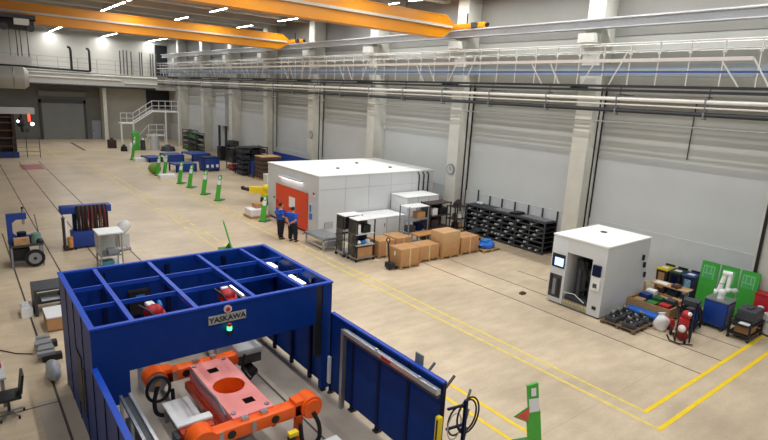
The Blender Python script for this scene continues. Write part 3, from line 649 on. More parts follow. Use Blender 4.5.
# ================================================================ PEOPLE
def person(x, y, rz, h, label, pose, hair=HAIR):
    t = thing('person', label, 'person', (x, y, 0), rz); t.scale = (1.14, 1.14, 1); k = h/1.78
    def S(ch): return [(a*k, b*k, c*k, (r*k if not isinstance(r, tuple) else (r[0]*k, r[1]*k))) for a, b, c, r in ch]
    # local +y is the way the person faces
    stance = pose['stance']
    pel = (0, 0, .98, (.13, .10)); legs = []
    arms = pose['arms']
    body = [S([(0, 0, .98, .12), (0, .01, 1.15, .115), (0, .0, 1.33, .125), (0, -.01, 1.46, .085), (0, .0, 1.53, .052), (0, .02, 1.6, .07), (0, .03, 1.68, .088), (0, .025, 1.74, .07)])]
    for s, (fx, fy) in zip((-1, 1), stance):
        legs.append(S([(0, 0, .98, .12), (s*.095, 0, .9, .095), (s*.1+fx*.5, fy*.5+.02, .5, .062), (s*.1+fx, fy, .1, .042)])); body.append(legs[-1])
        body.append(S([(s*.1+fx, fy, .1, .042), (s*.1+fx, fy+.02, .05, .04), (s*.1+fx*1.2, fy+.14, .04, .035)]))
    for s, (el, wr) in zip((-1, 1), arms):
        sh = (s*.19, -.01, 1.42, .06)
        body.append(S([(0, -.01, 1.46, .085), sh, (*el, .056), (*wr, .042)]))
    b = skin('body', body, SKIN, t, 2)
    # hands: palm and five fingers
    for s, (el, wr) in zip((-1, 1), arms):
        e, w_ = Vector(el), Vector(wr); d = (w_-e).normalized(); side = d.cross(Vector((0, 0, 1)))
        side = side.normalized() if side.length > .1 else Vector((1, 0, 0)); side = side * s
        pc = w_ + d*.06; ch = [[(*w_, .03), (*pc, .034), (*(w_+d*.09), .03)]]
        for f, (o, L) in enumerate(((-.03, .075), (-.01, .085), (.01, .08), (.03, .065))):
            a = w_ + d*.09 + side*o; m_ = a + d*L*.55; q = m_ + d*L*.4 + Vector((0, pose.get('curl', .02), 0)); ch.append([(*(w_+d*.09), .03), (*a, .012), (*m_, .01), (*q, .009)])
        a = pc - side*.035; q = a - side*.02 + d*.05; ch.append([(*pc, .034), (*a, .014), (*q, .011)])
        skin('hand', [S(c) for c in ch], SKIN, t, 1)
    skin('trousers', [S([(0, 0, 1.12, .17), (0, 0, .96, .19)]), S([(0, 0, .96, .19)])] + [S([(0, 0, .96, .19), (s*.11, 0, .86, .15), (s*.12+fx*.5, fy*.5+.015, .5, .115), (s*.11+fx, fy, .09, .09)]) for s, (fx, fy) in zip((-1, 1), stance)], TROUS, t, 2)
    sl = []
    for s, (el, wr) in zip((-1, 1), arms):
        sh = Vector((s*.19, -.01, 1.42)); e = Vector(el); q = sh + (e-sh)*.8
        sl.append(S([(0, -.01, 1.44, .13), (*sh, .115), (*q, .1)]))
    skin('polo_shirt', [S([(0, 0, .84, (.2, .17)), (0, 0, .95, (.23, .19)), (0, .01, 1.12, (.235, .18)), (0, .0, 1.32, (.27, .19)), (0, -.01, 1.44, .15), (0, -.005, 1.5, .07)])] + sl, SHIRT, t, 2)
    for s, (fx, fy) in zip((-1, 1), stance):
        m = MB(); m.ball(((s*.1+fx*1.1)*k, (fy+.06)*k, .045*k), .1*k, .48, 1.35, .45); m.build('shoe', SHOE, t)
    m = MB(); m.ball((0, .005*k, 1.70*k), .108*k, .92, 1.02, .95); bmesh.ops.delete(m.bm, geom=[v for v in m.bm.verts if (v.co.y > .05*k and v.co.z < 1.73*k) or v.co.z < 1.63*k], context='VERTS'); m.build('hair', hair, t)
    f = MB().ball((0, .125*k, 1.655*k), .017*k, .8, 1, 1.3); f.build('nose', SKIN, t)
    for s in (-1, 1):
        MB().ball((s*.088*k, .03*k, 1.66*k), .026*k, .45, .8, 1.2).build('ear', SKIN, t); MB().ball((s*.033*k, .108*k, 1.69*k), .011*k).build('eye', BLACK, t)
    MB().ball((0, .112*k, 1.615*k), .022*k, 1, .4, .3).build('mouth', mat('lips', '#9A5A50', .6), t)
    return t
px, py = P(280.5, 238.5)
person(px, py, -PI/2-.15, 1.80, 'person in blue polo shirt and black trousers, left of two at the orange door',
       dict(stance=((-.02, .0), (.06, -.05)), arms=(((-.30, -.02, 1.17), (-.2, .16, 1.05)), ((.27, .02, 1.15), (.16, .2, 1.08)))))
px, py = P(292.5, 241.5)
person(px, py, -PI/2+.25, 1.72, 'person in blue polo with hands clasped behind the back, right of two at the door',
       dict(stance=((-.02, -.02), (.05, .03)), arms=(((-.29, -.1, 1.16), (-.06, -.2, .98)), ((.29, -.1, 1.16), (.06, -.21, 1.0))), curl=-.02))

# ================================================================ WHITE MACHINE
t = thing('machining_cell', 'white enclosed machine with a lit screen standing by the right wall', 'machine', (16.9, 8.95, 0))
mx, my, mz = 2.95, 2.14, 2.62                 # long along X, opening on the -X face
MB().bx(1.4, mx, .1, my, .06, mz-.05, bv=.015).build('rear_body', CONTW, t)
MB().bx(0, mx, 0, .1, .06, mz-.05).build('side_panel', CONTW, t)
MB().bx(0, 1.4, 1.5, my, .06, mz-.05, bv=.01).build('control_cabinet', CONTW, t)
MB().bx(0, 1.4, .1, 1.5, 2.05, mz-.05).build('header', CONTW, t); MB().bx(0, .12, .1, .5, .06, 2.05).build('front_pillar', CONTW, t)
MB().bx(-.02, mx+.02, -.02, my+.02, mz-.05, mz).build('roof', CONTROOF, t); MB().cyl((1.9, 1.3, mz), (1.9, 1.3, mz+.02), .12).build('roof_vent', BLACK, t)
MB().bx(1.36, 1.4, .1, 1.5, .06, 2.05).build('rear_lining', DGREY, t); MB().bx(.1, 1.3, .15, 1.45, .06, .42).build('machine_bed', DGREY, t)
MB().bx(.0, .06, .5, 1.5, .06, .3).build('sill', STEEL, t)
for i in range(8): MB().bx(-.01, 0, .52+.12*i, .57+.12*i, .2, .26).build('warning_stripe', YELLOW, t)
MB().cyl((.7, .7, .42), (.7, .7, 1.25), .22, n=20).build('column', DGREY, t); MB().ball((.6, .7, 1.35), .3, 1, 1, .8).build('spindle_head', BLACK, t)
MB().bx(.5, .85, .3, .55, .6, 1.3).build('guard', mat('dark_red', '#5A1E26', .5), t); MB().bx(.6, 1.2, 1.0, 1.4, .42, 1.7).build('arm_column', DGREY, t)
MB().tube([(.6, 1.2, 1.9), (.3, .9, 1.5), (.4, .7, .9), (.3, 1.1, .5)], .05).build('hose', RUBBER, t); MB().cyl((.25, 1.05, .42), (.25, 1.05, 1.5), .07).build('pillar', DGREY, t)
MB().tube([(.0, 1.45, .55), (-.05, 1.0, .62), (-.05, .6, .42)], .02).build('cable', LGREY, t)
s_ = MB().bx(-.03, 0, 1.56, 2.08, 1.4, 1.9).build('screen_frame', BLACK, t); MB().bx(-.035, -.03, 1.6, 1.96, 1.47, 1.77).build('screen', SCREEN, s_, label='lit blue screen')
MB().bx(-.03, -.0, 1.55, 1.6, 1.5, 1.6).build('button', BLACK, t)
MB().bx(-.015, 0, 1.6, 2.1, .25, 1.12).build('cabinet_window', DGREY, t)
for y0, z0, y1, z1, m in ((1.64, .3, 1.76, 1.0, BLACK), (1.82, .35, 1.94, .95, GREY), (1.97, .5, 2.07, 1.1, BLACK)): MB().bx(-.025, -.015, y0, y1, z0, z1).build('cabinet_device', m, t)
MB().bx(-.08, 0, .1, .42, 1.0, 1.5).build('pendant_box', WHITE, t); MB().bx(-.1, 0, .14, .42, 1.52, 1.9).build('operator_panel', NAVY, t); MB().bx(-.09, -.08, .2, .34, 1.1, 1.25).build('pendant_keys', DGREY, t)
MB().bx(-.02, 0, .15, .3, .3, .42).build('socket', BLACK, t)
for x, z in ((2.5, 1.9), (2.65, 1.6), (2.78, 1.2)): MB().bx(x-.03, x+.03, -.08, 0, z-.1, z+.1).build('hinge', BLACK, t)
for x in (.1, 2.75):
    for y in (.05, my-.15): MB().bx(x, x+.12, y, y+.1, 0, .06).build('foot', BLACK, t)
tag(MB().bx(16.5, 16.75, 11.9, 12.05, 0, .07).bx(16.55, 16.7, 11.92, 12.03, .07, .1).build('floor_block', BROWN), 'small brown block on the floor left of the white machine', 'block')

# ================================================================ LONG BLACK RACK
t = thing('bar_rack', 'long black storage rack of narrow shelves along the right wall', 'rack', (21.9, 14.95, 0))
RL = 5.2
for i in range(7): 
    z = .08+.245*i; MB().bx(0, .95, 0, RL, z, z+.05).build('shelf', BLACK if i < 6 else DGREY, t)
    MB().bx(-.02, 0, 0, RL, z-.01, z+.06).build('shelf_edge', DGREY, t)
MB().bx(.9, .92, 0, RL, .05, 1.6).build('back_panel', BLACK, t); MB().bx(.1, .88, RL-.02, RL, .05, 1.6).build('end_panel', BLACK, t)
for y in (0, .87, 1.73, 2.6, 3.47, 4.33, RL):
    MB().bx(-.01, .05, y-.03, y+.03, 0, 1.6).build('front_post', DGREY, t); MB().bx(.9, .96, y-.03, y+.03, 0, 2.1 if y < RL else 2.3).build('rear_post', DGREY, t)
for i, (y0, y1, z) in enumerate(((.1, 1.6, 0), (1.9, 2.3, 0), (2.4, 3.4, 0))): MB().bx(.2, .9, y0, y1, 1.61, 1.64+.05*(i == 1)).build('shelf_sheet', BLACK if i == 1 else GREY, t)
random.seed(3)
for i in range(62):                          # bar ends lying in the shelves
    y = random.uniform(.6, RL-.15); lv = (0, 1, 2, 3, 4, 5, 2, 3, 4, 1)[i % 10]; y = .35 + (RL-.6)*((i*.6180339) % 1); y += .2 if min(abs(y-q) for q in (0, .87, 1.73, 2.6, 3.47, 4.33)) < .1 else 0; z = .08+.245*lv+.05
    tag(MB().bx(21.86, 22.7, 14.95+y-.04, 14.95+y+.04, z+.012, z+.085).build('metal_bar', LGREY), 'bright metal bar end lying in the long black rack', 'bar', 'metal bars in the black rack')
for i, y in enumerate((19.4, 19.62)): tag(MB().ball((22.3, y, 1.71), .1, 1, 1, .75).build('white_ball', WHITE), 'white rounded package on top of the long black rack', 'package', 'white packages on the black rack')

# ================================================================ CARDBOARD BOXES AND PALLETS
def pallet(x0, x1, y0, y1, label, group='wooden pallets under the cardboard boxes', m=WOOD):
    t = thing('wooden_pallet', label, 'pallet', (x0, y0, 0), 0, group); w, d = x1-x0, y1-y0
    n = 5
    for i in range(n): MB().bx(w*i/n+.02, w*(i+1)/n-.02, 0, d, .1, .125).build('deck_board', m, t)
    for f in (0, .5, 1):
        for g_ in (0, .5, 1): MB().bx((w-.1)*f, (w-.1)*f+.1, (d-.1)*g_, (d-.1)*g_+.1, 0, .1).build('block', m, t)
    return t
def carton(x0, x1, y0, y1, z0, z1, label, m=CARD, tape=True):
    t = thing('cardboard_box', label, 'box', (x0, y0, z0), 0, 'brown cardboard boxes'); w, d, h = x1-x0, y1-y0, z1-z0
    MB().bx(0, w, 0, d, 0, h, bv=.006).build('carton', m, t); MB().bx(0, w, d*.5-.004, d*.5+.004, h, h+.001).build('flap_seam', BROWN, t)
    if tape:
        MB().bx(w*.5-.035, w*.5+.035, -.002, 0, 0, h).build('tape', TAPE, t); MB().bx(-.002, 0, d*.45, d*.55, h*.55, h*.8).build('shipping_label', PAPER, t)
    return t
specs = [((14.32, 15.42, 16.6, 17.5), (.87,), 'nearest the camera, beside the pallet truck'), ((15.66, 16.9, 16.9, 17.75), (.76,), 'second from the left in the front row'), ((16.95, 18.12, 16.8, 17.7), (.66, 1.24), 'stack'),
         ((18.24, 19.5, 16.85, 17.8), (.84,), 'at the right end of the front row'), ((14.45, 15.4, 18.3, 19.35), (.8,), 'behind the nearest one, left of two'), ((15.55, 16.5, 18.4, 19.5), (.78,), 'behind the nearest one, right of two')]
for (x0, x1, y0, y1), hs, w_ in specs:
    pallet(x0, x1, y0, y1, 'wooden pallet under the cardboard box ' + (w_ if w_ != 'stack' else 'stack of two'))
    z = .125
    for i, h in enumerate(hs):
        lb = 'brown cardboard box ' + w_ if w_ != 'stack' else ('lower', 'upper')[i] + ' brown cardboard box of the two-high stack in the front row'
        carton(x0+.03, x1-.03, y0+.03, y1-.03, z+.003, h, lb, CARD if len(hs) < 2 or i == 0 else CARD2, tape=len(hs) < 2); z = h
pallet(19.55, 20.75, 16.55, 17.4, 'wooden pallet with blue tarp right of the cardboard boxes')
t = thing('blue_tarp', 'crumpled blue tarp bundle on the pallet right of the cardboard boxes', 'tarp', (20.15, 16.98, .13))
m = MB(); m.ball((0, 0, .12), .46, 1.1, .75, .45, seg=24, rng=14)
for v in m.bm.verts: v.co.z = max(0, v.co.z + .05*math.sin(9*v.co.x+3*v.co.y)); v.co.x += .04*math.sin(11*v.co.z*3+v.co.y*7)
m.build('bundle', TARP, t); MB().bx(-.25, .3, -.12, .2, .25, .38).build('folded_sheet', LBLUE, t)
t = thing('pallet_truck', 'black hand pallet truck with upright handle beside the nearest cardboard box', 'pallet truck', (14.0, 16.95, 0))
MB().bar((0, 0, .2), (-.05, .1, 1.15), .05).build('handle_bar', BLACK, t); MB().torus((-.05, .1, 1.25), .11, .025, 'X').build('grip', BLACK, t)
MB().bx(-.12, .15, -.2, .2, .06, .3, bv=.03).build('pump_head', BLACK, t); MB().cyl((-.05, -.08, .09), (-.05, .08, .09), .09).build('wheel', DGREY, t)
for s in (-.15, .15): MB().bx(.15, .3, s-.07, s+.07, .04, .09).build('fork', BLACK, t)
# trolleys with shelves
def trolley(x0, y0, label, frame=DGREY):
    t = thing('shelf_trolley', label, 'trolley', (x0, y0, 0)); w, d, h = 1.0, .68, 1.9
    for x in (.03, w-.03):
        for y in (.03, d-.03):
            MB().bar((x, y, .15), (x, y, h-.03), .045).build('post', frame, t); MB().cyl((x, y-.03, .07), (x, y+.03, .07), .07).build('caster', RUBBER, t)
    MB().bx(0, w, 0, d, h-.03, h).build('top_sheet', WHITE, t); MB().bx(-.02, w+.02, -.02, d+.02, .14, .19).build('base_deck', STEEL, t)
    for z in (.72, 1.22): MB().bx(0, w, 0, d, z, z+.03).build('shelf', LGREY, t)
    MB().bx(.02, w-.02, d-.04, d-.02, 1.25, h-.04).build('back_panel', DGREY, t); MB().bx(0, .012, .1, d-.05, .25, h-.05).build('side_shade_sheet', mat('smoked_shade_film', '#2A2C2E', .25, var=.1, alpha=.7), t)  # open side: added dark sheet carries the shade inside the trolley
    return t
trolley(13.25, 18.35, 'grey shelf trolley with white top, holding boxes, nearer of two beside the conveyor', BLACK); trolley(13.2, 19.25, 'grey shelf trolley with white top, farther of two beside the conveyor')
for i, (x, l) in enumerate(((13.58, 'left'), (13.98, 'right'))): tag(MB().bx(x-.2, x+.19, 18.42, 18.9, .191, .62).bx(x-.03, x+.03, 18.415, 18.42, .3, .62).build('carton', CARD), l + ' of two cartons on the bottom shelf of the nearer trolley', 'box')
for i, (x, y, r) in enumerate(((13.48, 18.55, .12), (13.75, 18.52, .11), (14.01, 18.6, .12))): tag(MB().ball((x, y, .756+r*.75), r, 1.1, .9, .75).build('wrapped_bag', PAPER if i != 1 else LBLUE), ('left white', 'middle blue', 'right white')[i] + ' wrapped bag on the middle shelf of the nearer trolley', 'bag')
tag(MB().bx(13.4, 14.05, 18.75, 18.95, .751, 1.1, bv=.03).build('blue_crate', NAVY), 'dark blue crate at the back of the nearer trolley middle shelf', 'crate')
tag(MB().bx(13.35, 13.55, 18.5, 18.85, 1.251, 1.65).build('tool_case', PAPER), 'pale case on the top shelf of the nearer trolley', 'case'); tag(MB().bx(13.7, 14.1, 18.5, 18.9, 1.251, 1.6, bv=.02).build('tool_case', BLACK), 'black case on the top shelf of the nearer trolley', 'case')
tag(MB().bx(13.35, 13.95, 19.4, 19.8, 1.251, 1.6, bv=.02).build('tool_case', BLACK), 'black case on the farther trolley', 'case')
t = thing('blue_drum', 'light blue bag on the floor right of the trolleys', 'bag', (14.75, 18.0, 0)) if False else None
tag(MB().ball((14.78, 19.75, .18), .32, 1.2, 1, .55).bx(14.5, 15.1, 19.5, 20, 0, .08).build('blue_bag', LBLUE), 'blue bag on the floor right of the trolleys', 'bag')
t = thing('conveyor_table', 'low grey roller conveyor table by the cabin door', 'conveyor', (12.85, 20.45, 0))
MB().bx(0, 1.1, 0, 1.75, .5, .58).build('table_frame', STEEL, t)
for i in range(12): MB().cyl((.04, .1+.14*i, .58), (1.06, .1+.14*i, .58), .045, n=8).build('roller', mat('roller', '#8F9090', .4, .5), t)
for x in (.05, 1.0):
    for y in (.08, 1.65): MB().bx(x, x+.07, y-.035, y+.035, 0, .5).build('leg', LGREY, t)
MB().bx(.05, 1.07, .05, .1, .15, .21).bx(.05, .1, .1, 1.65, .15, .21).build('lower_brace', LGREY, t); MB().bx(.2, .9, -.12, 0, .25, .5).build('drive_box', GREY, t)
MB().bar((.3, 1.75, .54), (.25, 1.98, .4), .5, .04).build('ramp', GREY, t)
# racks near the column
def wire_rack(x0, y0, w, d, h, label, m, top=None, n=4):
    t = thing('storage_rack', label, 'rack', (x0, y0, 0))
    for x in (.03, w-.03):
        for y in (.03, d-.03): MB().bar((x, y, 0), (x, y, h), .05).build('post', m, t)
    for i in range(n): z = .12 + (h-.15)*i/(n-1); MB().bx(0, w, 0, d, z-.03, z).build('shelf', (top if top and i == n-1 else m), t)
    return t
wire_rack(16.75, 19.0, 1.3, .75, 2.05, 'grey wire rack with white top behind the cardboard boxes', GREY, WHITE)
rk = wire_rack(18.3, 19.2, 1.5, .75, 2.05, 'dark brown rack right of the white topped rack', BROWN2)
MB().bx(.05, 1.45, .72, .75, .12, 2.0).build('back_panel', BROWN2, rk); MB().bx(.0, .02, .05, .7, .12, 2.0).build('side_panel', MATS['smoked_shade_film'], rk)
for i, (x, y, z, sx, sy, sz, m, lb) in enumerate(((17.1, 19.3, .757, .4, .4, .3, DGREY, 'dark crate on the second shelf of the white topped rack'), (17.7, 19.35, 1.39, .5, .4, .3, CARD, 'small cardboard box on the upper shelf of the white topped rack'), (17.65, 19.35, .757, .35, .35, .4, NAVY, 'navy crate on the second shelf of the white topped rack'),
        (18.85, 19.57, .757, .5, .5, .4, BROWN2, 'dark crate on the second shelf of the brown rack'), (19.4, 19.57, 1.39, .5, .4, .35, BLACK, 'black crate on the third shelf of the brown rack'), (18.8, 19.5, 1.39, .35, .3, .35, PAPER, 'white sheet box on the third shelf of the brown rack'), (19.3, 19.57, .125, .6, .5, .35, DGREY, 'dark crate on the lowest shelf of the brown rack'))):
    tag(MB().bx(x-sx/2, x+sx/2, y-sy/2, y+sy/2, z, z+sz, bv=.01).build('crate', m), lb, 'crate')
t = thing('work_bench', 'small work bench with wooden top in front of the grey racks', 'bench', (16.75, 18.2, 0))
MB().bx(0, 1.3, 0, .65, .78, .83).build('bench_top', TABLEWOOD, t)
for x in (.05, 1.2):
    for y in (.05, .55): MB().bx(x, x+.05, y, y+.05, 0, .78).build('leg', LGREY, t)
MB().bx(.1, 1.2, .1, .55, .3, .34).build('shelf', DGREY, t)
t = thing('parts_stand', 'black stand cluttered with brown and black parts left of the clock column', 'stand', (20.2, 19.3, 0))
for x in (0, .8):
    for y in (0, .6): MB().bar((x, y, 0), (x, y, 1.7), .05).build('post', BLACK, t)
for z in (.5, 1.0, 1.65): MB().bx(-.03, .83, -.03, .63, z, z+.03).build('shelf', BROWN2, t)
for i, (dx, dy, z, r, m) in enumerate(((.2, .2, 1.68, .16, BLACK), (.55, .35, 1.68, .2, BROWN2), (.3, .3, 1.03, .17, BROWN), (.6, .25, 1.03, .13, PAPER), (.35, .3, .53, .2, BLACK), (.7, .3, .53, .14, TABLEWOOD))):
    tag(MB().cyl((20.2+dx, 19.3+dy, z+.003), (20.2+dx, 19.3+dy, z+r*1.3), r, r*.8).cyl((20.2+dx, 19.3+dy, z+r*1.3), (20.2+dx, 19.3+dy, z+r*1.6), r*.4).build('machine_part', m),
        ('black part on the left of the stand top', 'dark brown part on the right of the stand top', 'brown part on the middle shelf of the parts stand', 'white part on the middle shelf of the parts stand', 'black part on the lower shelf of the parts stand', 'tan part on the lower shelf of the parts stand')[i], 'machine part')
for i, (x, y) in enumerate(((20.55, 18.3), (19.9, 18.5), (21.2, 18.6))):
    tag(MB().cyl((x, y, 0), (x, y, .5), .12).cyl((x, y, .5), (x, y, .62), .28, .24).cyl((x, y, 0), (x, y, .06), .25).build('machine_part', (BLACK, BROWN2, DGREY)[i]), ('black', 'dark brown', 'dark grey')[i] + ' spool shaped part on the floor before the parts stand', 'machine part')
# ================================================================ RIGHT CLUSTER BY THE WALL
for i, (y, lid, body, lb) in enumerate(((8.92, mat('lid_yellow', '#D8C21E', .5, var=.05), BROWN2, 'waste bin with yellow lid, left of three by the wall'), (8.42, mat('lid_green', '#22422C', .5), mat('bin_dark', '#1E2A2E', .5), 'dark waste bin with dark green lid, middle of three by the wall'), (7.92, mat('lid_blue', '#24407E', .5), mat('bin_slate', '#243447', .5), 'waste bin with blue lid and printed film front, right of three by the wall'))):
    t = thing('waste_bin', lb, 'bin', (21.65, y, 0), 0, 'waste bins by the wall'); b = MB()
    b._add([(.06, .06, .05), (.6, .06, .05), (.6, .4, .05), (.06, .4, .05), (0, 0, .98), (.68, 0, .98), (.68, .44, .98), (0, .44, .98)], [(0, 3, 2, 1), (4, 5, 6, 7), (0, 1, 5, 4), (1, 2, 6, 5), (2, 3, 7, 6), (3, 0, 4, 7)])
    b.build('bin_body', body, t); MB().bx(-.05, .7, -.02, .455, .98, 1.05, bv=.02).build('lid', lid, t); MB().bx(.15, .4, .1, .34, 1.05, 1.06).build('lid_label', PAPER, t, label='white label')
    MB().bx(.66, .72, .05, .4, .95, 1.12).build('hinge_bar', BLACK, t)
    f = MB(); f._add([(.02, .1, .25), (.02, .34, .25), (-.02, .34, .9), (-.02, .1, .9)], [(0, 1, 2, 3)]); f.build('front_sticker', (CARD, NAVY, mat('film', '#7FA9C4', .3, var=.5, scale=14))[i], t)
    for s in (.07, .32): MB().cyl((.55, s, .06), (.55, s+.06, .06), .06).build('wheel', RUBBER, t)
for i, (y, w) in enumerate(((7.2, 'left'), (6.54, 'middle'), (5.88, 'right'))):
    t = thing('display_board', 'tall green board with pale drawing leaning on the wall, %s of three' % w, 'board', (21.68, y, 0), 0, 'green boards leaning on the wall')
    t.rotation_euler = (0, math.radians(4), 0)
    MB().bx(0, .05, 0, .6, .02, 1.76).build('board', BGREEN, t); MB().bx(-.004, 0, .1, .5, 1.12, 1.62).build('printed_panel', mat('board_print', '#4FAE62', .5, var=.03), t)
    lm = mat('board_lines', '#9AD39C', .5, var=0)
    for y0, y1, z0, z1 in ((.14, .16, 1.12, 1.6), (.5, .52, 1.12, 1.6), (.14, .52, 1.58, 1.6), (.14, .52, 1.3, 1.32), (.24, .26, 1.32, 1.58), (.4, .42, 1.32, 1.58)): MB().bx(-.008, -.004, y0, y1, z0, z1).build('drawn_line', lm, t)
    for s in (.08, .5): MB().bx(0, .05, s, s+.08, 0, .02).build('foot', BLACK, t)
t = thing('robot_cart', 'blue cart carrying the white cobot in front of the green boards', 'cart', (19.72, 6.05, 0))
MB().bx(.0, .72, 0, .72, .12, .98, bv=.015).build('cabinet', mat('cart_blue', '#0E3A8C', .45, var=.05), t); MB().bx(-.02, .74, -.02, .74, .98, 1.02).build('cart_top', STEEL, t); MB().bx(.1, .6, -.012, 0, .2, .9).build('cabinet_door', GREY, t)
for x in (.05, .6):
    for y in (.05, .6): MB().bx(x-.05, x+.1, y-.02, y+.08, .07, .12).cyl((x, y+.03, .05), (x+.06, y+.03, .05), .05).build('caster', BLACK, t)
MB().bar((-.15, .05, .08), (0, .05, .12), .05).build('stabilizer', BLACK, t)
t = thing('cobot_arm', 'white collaborative robot arm folded on top of the blue cart', 'robot', (20.08, 6.42, 1.022), .3)
MB().cyl((0, 0, 0), (0, 0, .16), .11, n=20).build('base', WHITE, t); MB().ball((0, 0, .22), .14).build('shoulder', WHITE, t)
MB().cyl((0, .1, .22), (.12, .0, .84), .08, .07, n=16).build('upper_arm', WHITE, t); MB().cyl((.12, .08, .86), (.12, -.2, .86), .095, n=16).build('elbow', WHITE, t)
MB().cyl((.12, -.15, .86), (-.02, -.13, .36), .07, .06, n=16).build('forearm', WHITE, t); MB().ball((-.02, -.16, .34), .085).build('wrist', WHITE, t)
MB().cyl((-.02, -.16, .34), (.0, -.34, .36), .065).ball((0, -.36, .36), .09).build('tool_flange', LGREY, t); MB().torus((.06, .05, .52), .08, .012, 'Z').build('joint_band', GREY, t)
MB().cyl((0, .14, .2), (0, .24, .2), .09).build('joint_cap', WHITE, t)
t = thing('tool_cart', 'low black cart with a dark case and cardboard box at the right edge', 'cart', (19.45, 5.2, 0))
for z in (.16, .5): MB().bx(0, 1.2, 0, .65, z, z+.04).build('shelf', BLACK, t)
for x in (.03, 1.17):
    for y in (.03, .62): MB().bar((x, y, .14), (x, y, .56), .05).cyl((x, y-.03, .07), (x, y+.03, .07), .07).build('leg', BLACK, t)
MB().bar((-.05, .0, .2), (-.05, .0, .75), .04).bar((-.05, .62, .2), (-.05, .62, .75), .04).bar((-.05, 0, .75), (-.05, .62, .75), .04).build('push_handle', BLACK, t)
tag(MB().bx(19.8, 20.6, 5.24, 5.79, .541, .95, bv=.03).bx(20.0, 20.3, 5.44, 5.59, .95, 1.0).build('equipment_case', DGREY), 'dark grey equipment case on top of the black cart', 'case')
tag(MB().bx(19.65, 20.25, 5.28, 5.72, .202, .42).build('cardboard_box', CARD), 'brown cardboard box on the lower shelf of the black cart', 'box')
tag(MB().bx(19.52, 19.75, 5.3, 5.6, .541, .56).build('notebook', WHITE), 'white notebook on the black cart beside the case', 'notebook')
tag(MB().cyl((20.42, 5.45, .202), (20.42, 5.45, .4), .1).build('round_motor', BLACK), 'black round motor on the lower shelf of the black cart', 'motor')
t = thing('red_container', 'red container at the right edge of the picture by the wall', 'container', (21.3, 4.6, 0))
MB().bx(0, .5, 0, 1.2, .1, 1.15, bv=.03).build('body', mat('container_red', '#B5222C', .45, var=.05), t); MB().bx(-.02, .52, -.02, 1.22, 1.15, 1.2).build('lid', RED, t); MB().ball((-.005, .95, .75), .07, .3, 1.4, .8).build('white_mark', PAPER, t)
for y in (.1, 1.0): MB().bx(.05, .45, y, y+.1, 0, .1).build('foot', BLACK, t)
t = thing('white_tank', 'white tank with dark fittings at the right edge in front of the red container', 'tank', (20.98, 5.05, 0))
MB().cyl((0, 0, .05), (0, 0, .7), .28, n=20).build('tank', WHITE, t); MB().cyl((0, 0, .7), (0, 0, .85), .12).build('cap', DGREY, t); MB().torus((0, 0, .5), .29, .02, 'Z').build('band', GREY, t); MB().cyl((0, 0, 0), (0, 0, .05), .3).build('base_ring', BLACK, t)
# crate with scrap, cardboard trestle
t = thing('wooden_crate', 'open wooden crate full of scrap behind the pallet of dark parts', 'crate', (18.7, 7.42, 0))
cx0, cy0 = 1.5, 1.5
MB().bx(0, cx0, 0, .04, .12, .52).build('side_board', WOOD, t); MB().bx(0, cx0, cy0-.04, cy0, .12, .52).build('side_board', WOOD, t); MB().bx(0, .04, .04, cy0-.04, .12, .52).build('end_board', WOOD, t); MB().bx(cx0-.04, cx0, .04, cy0-.04, .12, .52).build('end_board', WOOD, t)
MB().bx(.04, cx0-.04, .04, cy0-.04, .12, .16).build('bottom', WOOD, t)
for x in (0, .7, 1.4): MB().bx(x, x+.1, 0, cy0, 0, .12).build('runner', WOOD, t)
random.seed(11)
items = [(.3, .3, 'red scrap box', RED), (.75, .3, 'dark grey scrap box', DGREY), (1.15, .3, 'tan carton', CARD), (.3, .75, 'green foam block', DGREEN), (.75, .75, 'dark green foam block', mat('foam', '#1F5A2C', .8)), (1.15, .75, 'pale carton', CARD2), (.3, 1.2, 'brown carton', CARD), (.75, 1.2, 'blue plastic box', BINBLUE), (1.15, 1.2, 'white foam block', PAPER)]
for x, y, n_, m in items:
    h = random.uniform(.32, .5)
    t = tag(MB().box((0, 0, h/2), (.33, .33, h), rz=random.uniform(-.15, .15)).build('scrap_box', m), n_ + ' inside the open wooden crate', 'scrap'); t.location = (18.7+x, 7.42+y, .163)
t = thing('red_tub', 'red tub with white rim tipped beside the wooden crate left end', 'tub', (18.75, 9.2, 0)) if False else None
t = thing('cardboard_trestle', 'big flat cardboard sheet resting on trestles before the waste bins', 'cardboard sheet', (20.35, 7.6, 0))
MB().bx(0, .55, .0, 1.35, .76, .8).build('sheet', CARD2, t); MB().bx(.1, .45, .8, 1.25, .8, .81).build('paper_sheet', PAPER, t)
for y in (.1, 1.25):
    for s in (.08, .45): MB().bar((s, y, 0), (.27, y, .76), .05).build('trestle_leg', WOOD, t)
pt = pallet(16.75, 18.05, 7.6, 8.8, 'wooden pallet carrying dark parts in front of the white machine', 'single pallet', mat('old_pallet', '#6E5A42', .8, var=.2))
for i, (x, y) in enumerate(((16.98, 8.5), (16.98, 7.9), (17.4, 8.5), (17.4, 7.9), (17.82, 8.5), (17.82, 7.9))):
    t = thing('casting', 'dark metal casting on the pallet by the white machine, ' + ('front row left', 'front row right', 'middle row left', 'middle row right', 'back row left', 'back row right')[i], 'casting', (x, y, .128), .12*(i % 3))
    MB().bx(-.16, .16, -.2, .2, 0, .16, bv=.02).build('base', DGREY, t); MB().cyl((0, 0, .16), (0, 0, .28), .13, .1).build('body', BLACK, t); MB().cyl((0, 0, .28), (0, 0, .34), .04).build('shaft', STEEL, t); MB().bar((-.12, -.1, .2), (.14, .12, .3), .06).build('arm', GREY, t)
t = thing('white_bag', 'white plastic sack standing right of the pallet of dark parts', 'bag', (17.96, 7.32, 0), .4)
m = MB().ball((0, 0, .26), .24, .8, 1.0, 1.25, seg=20, rng=14)
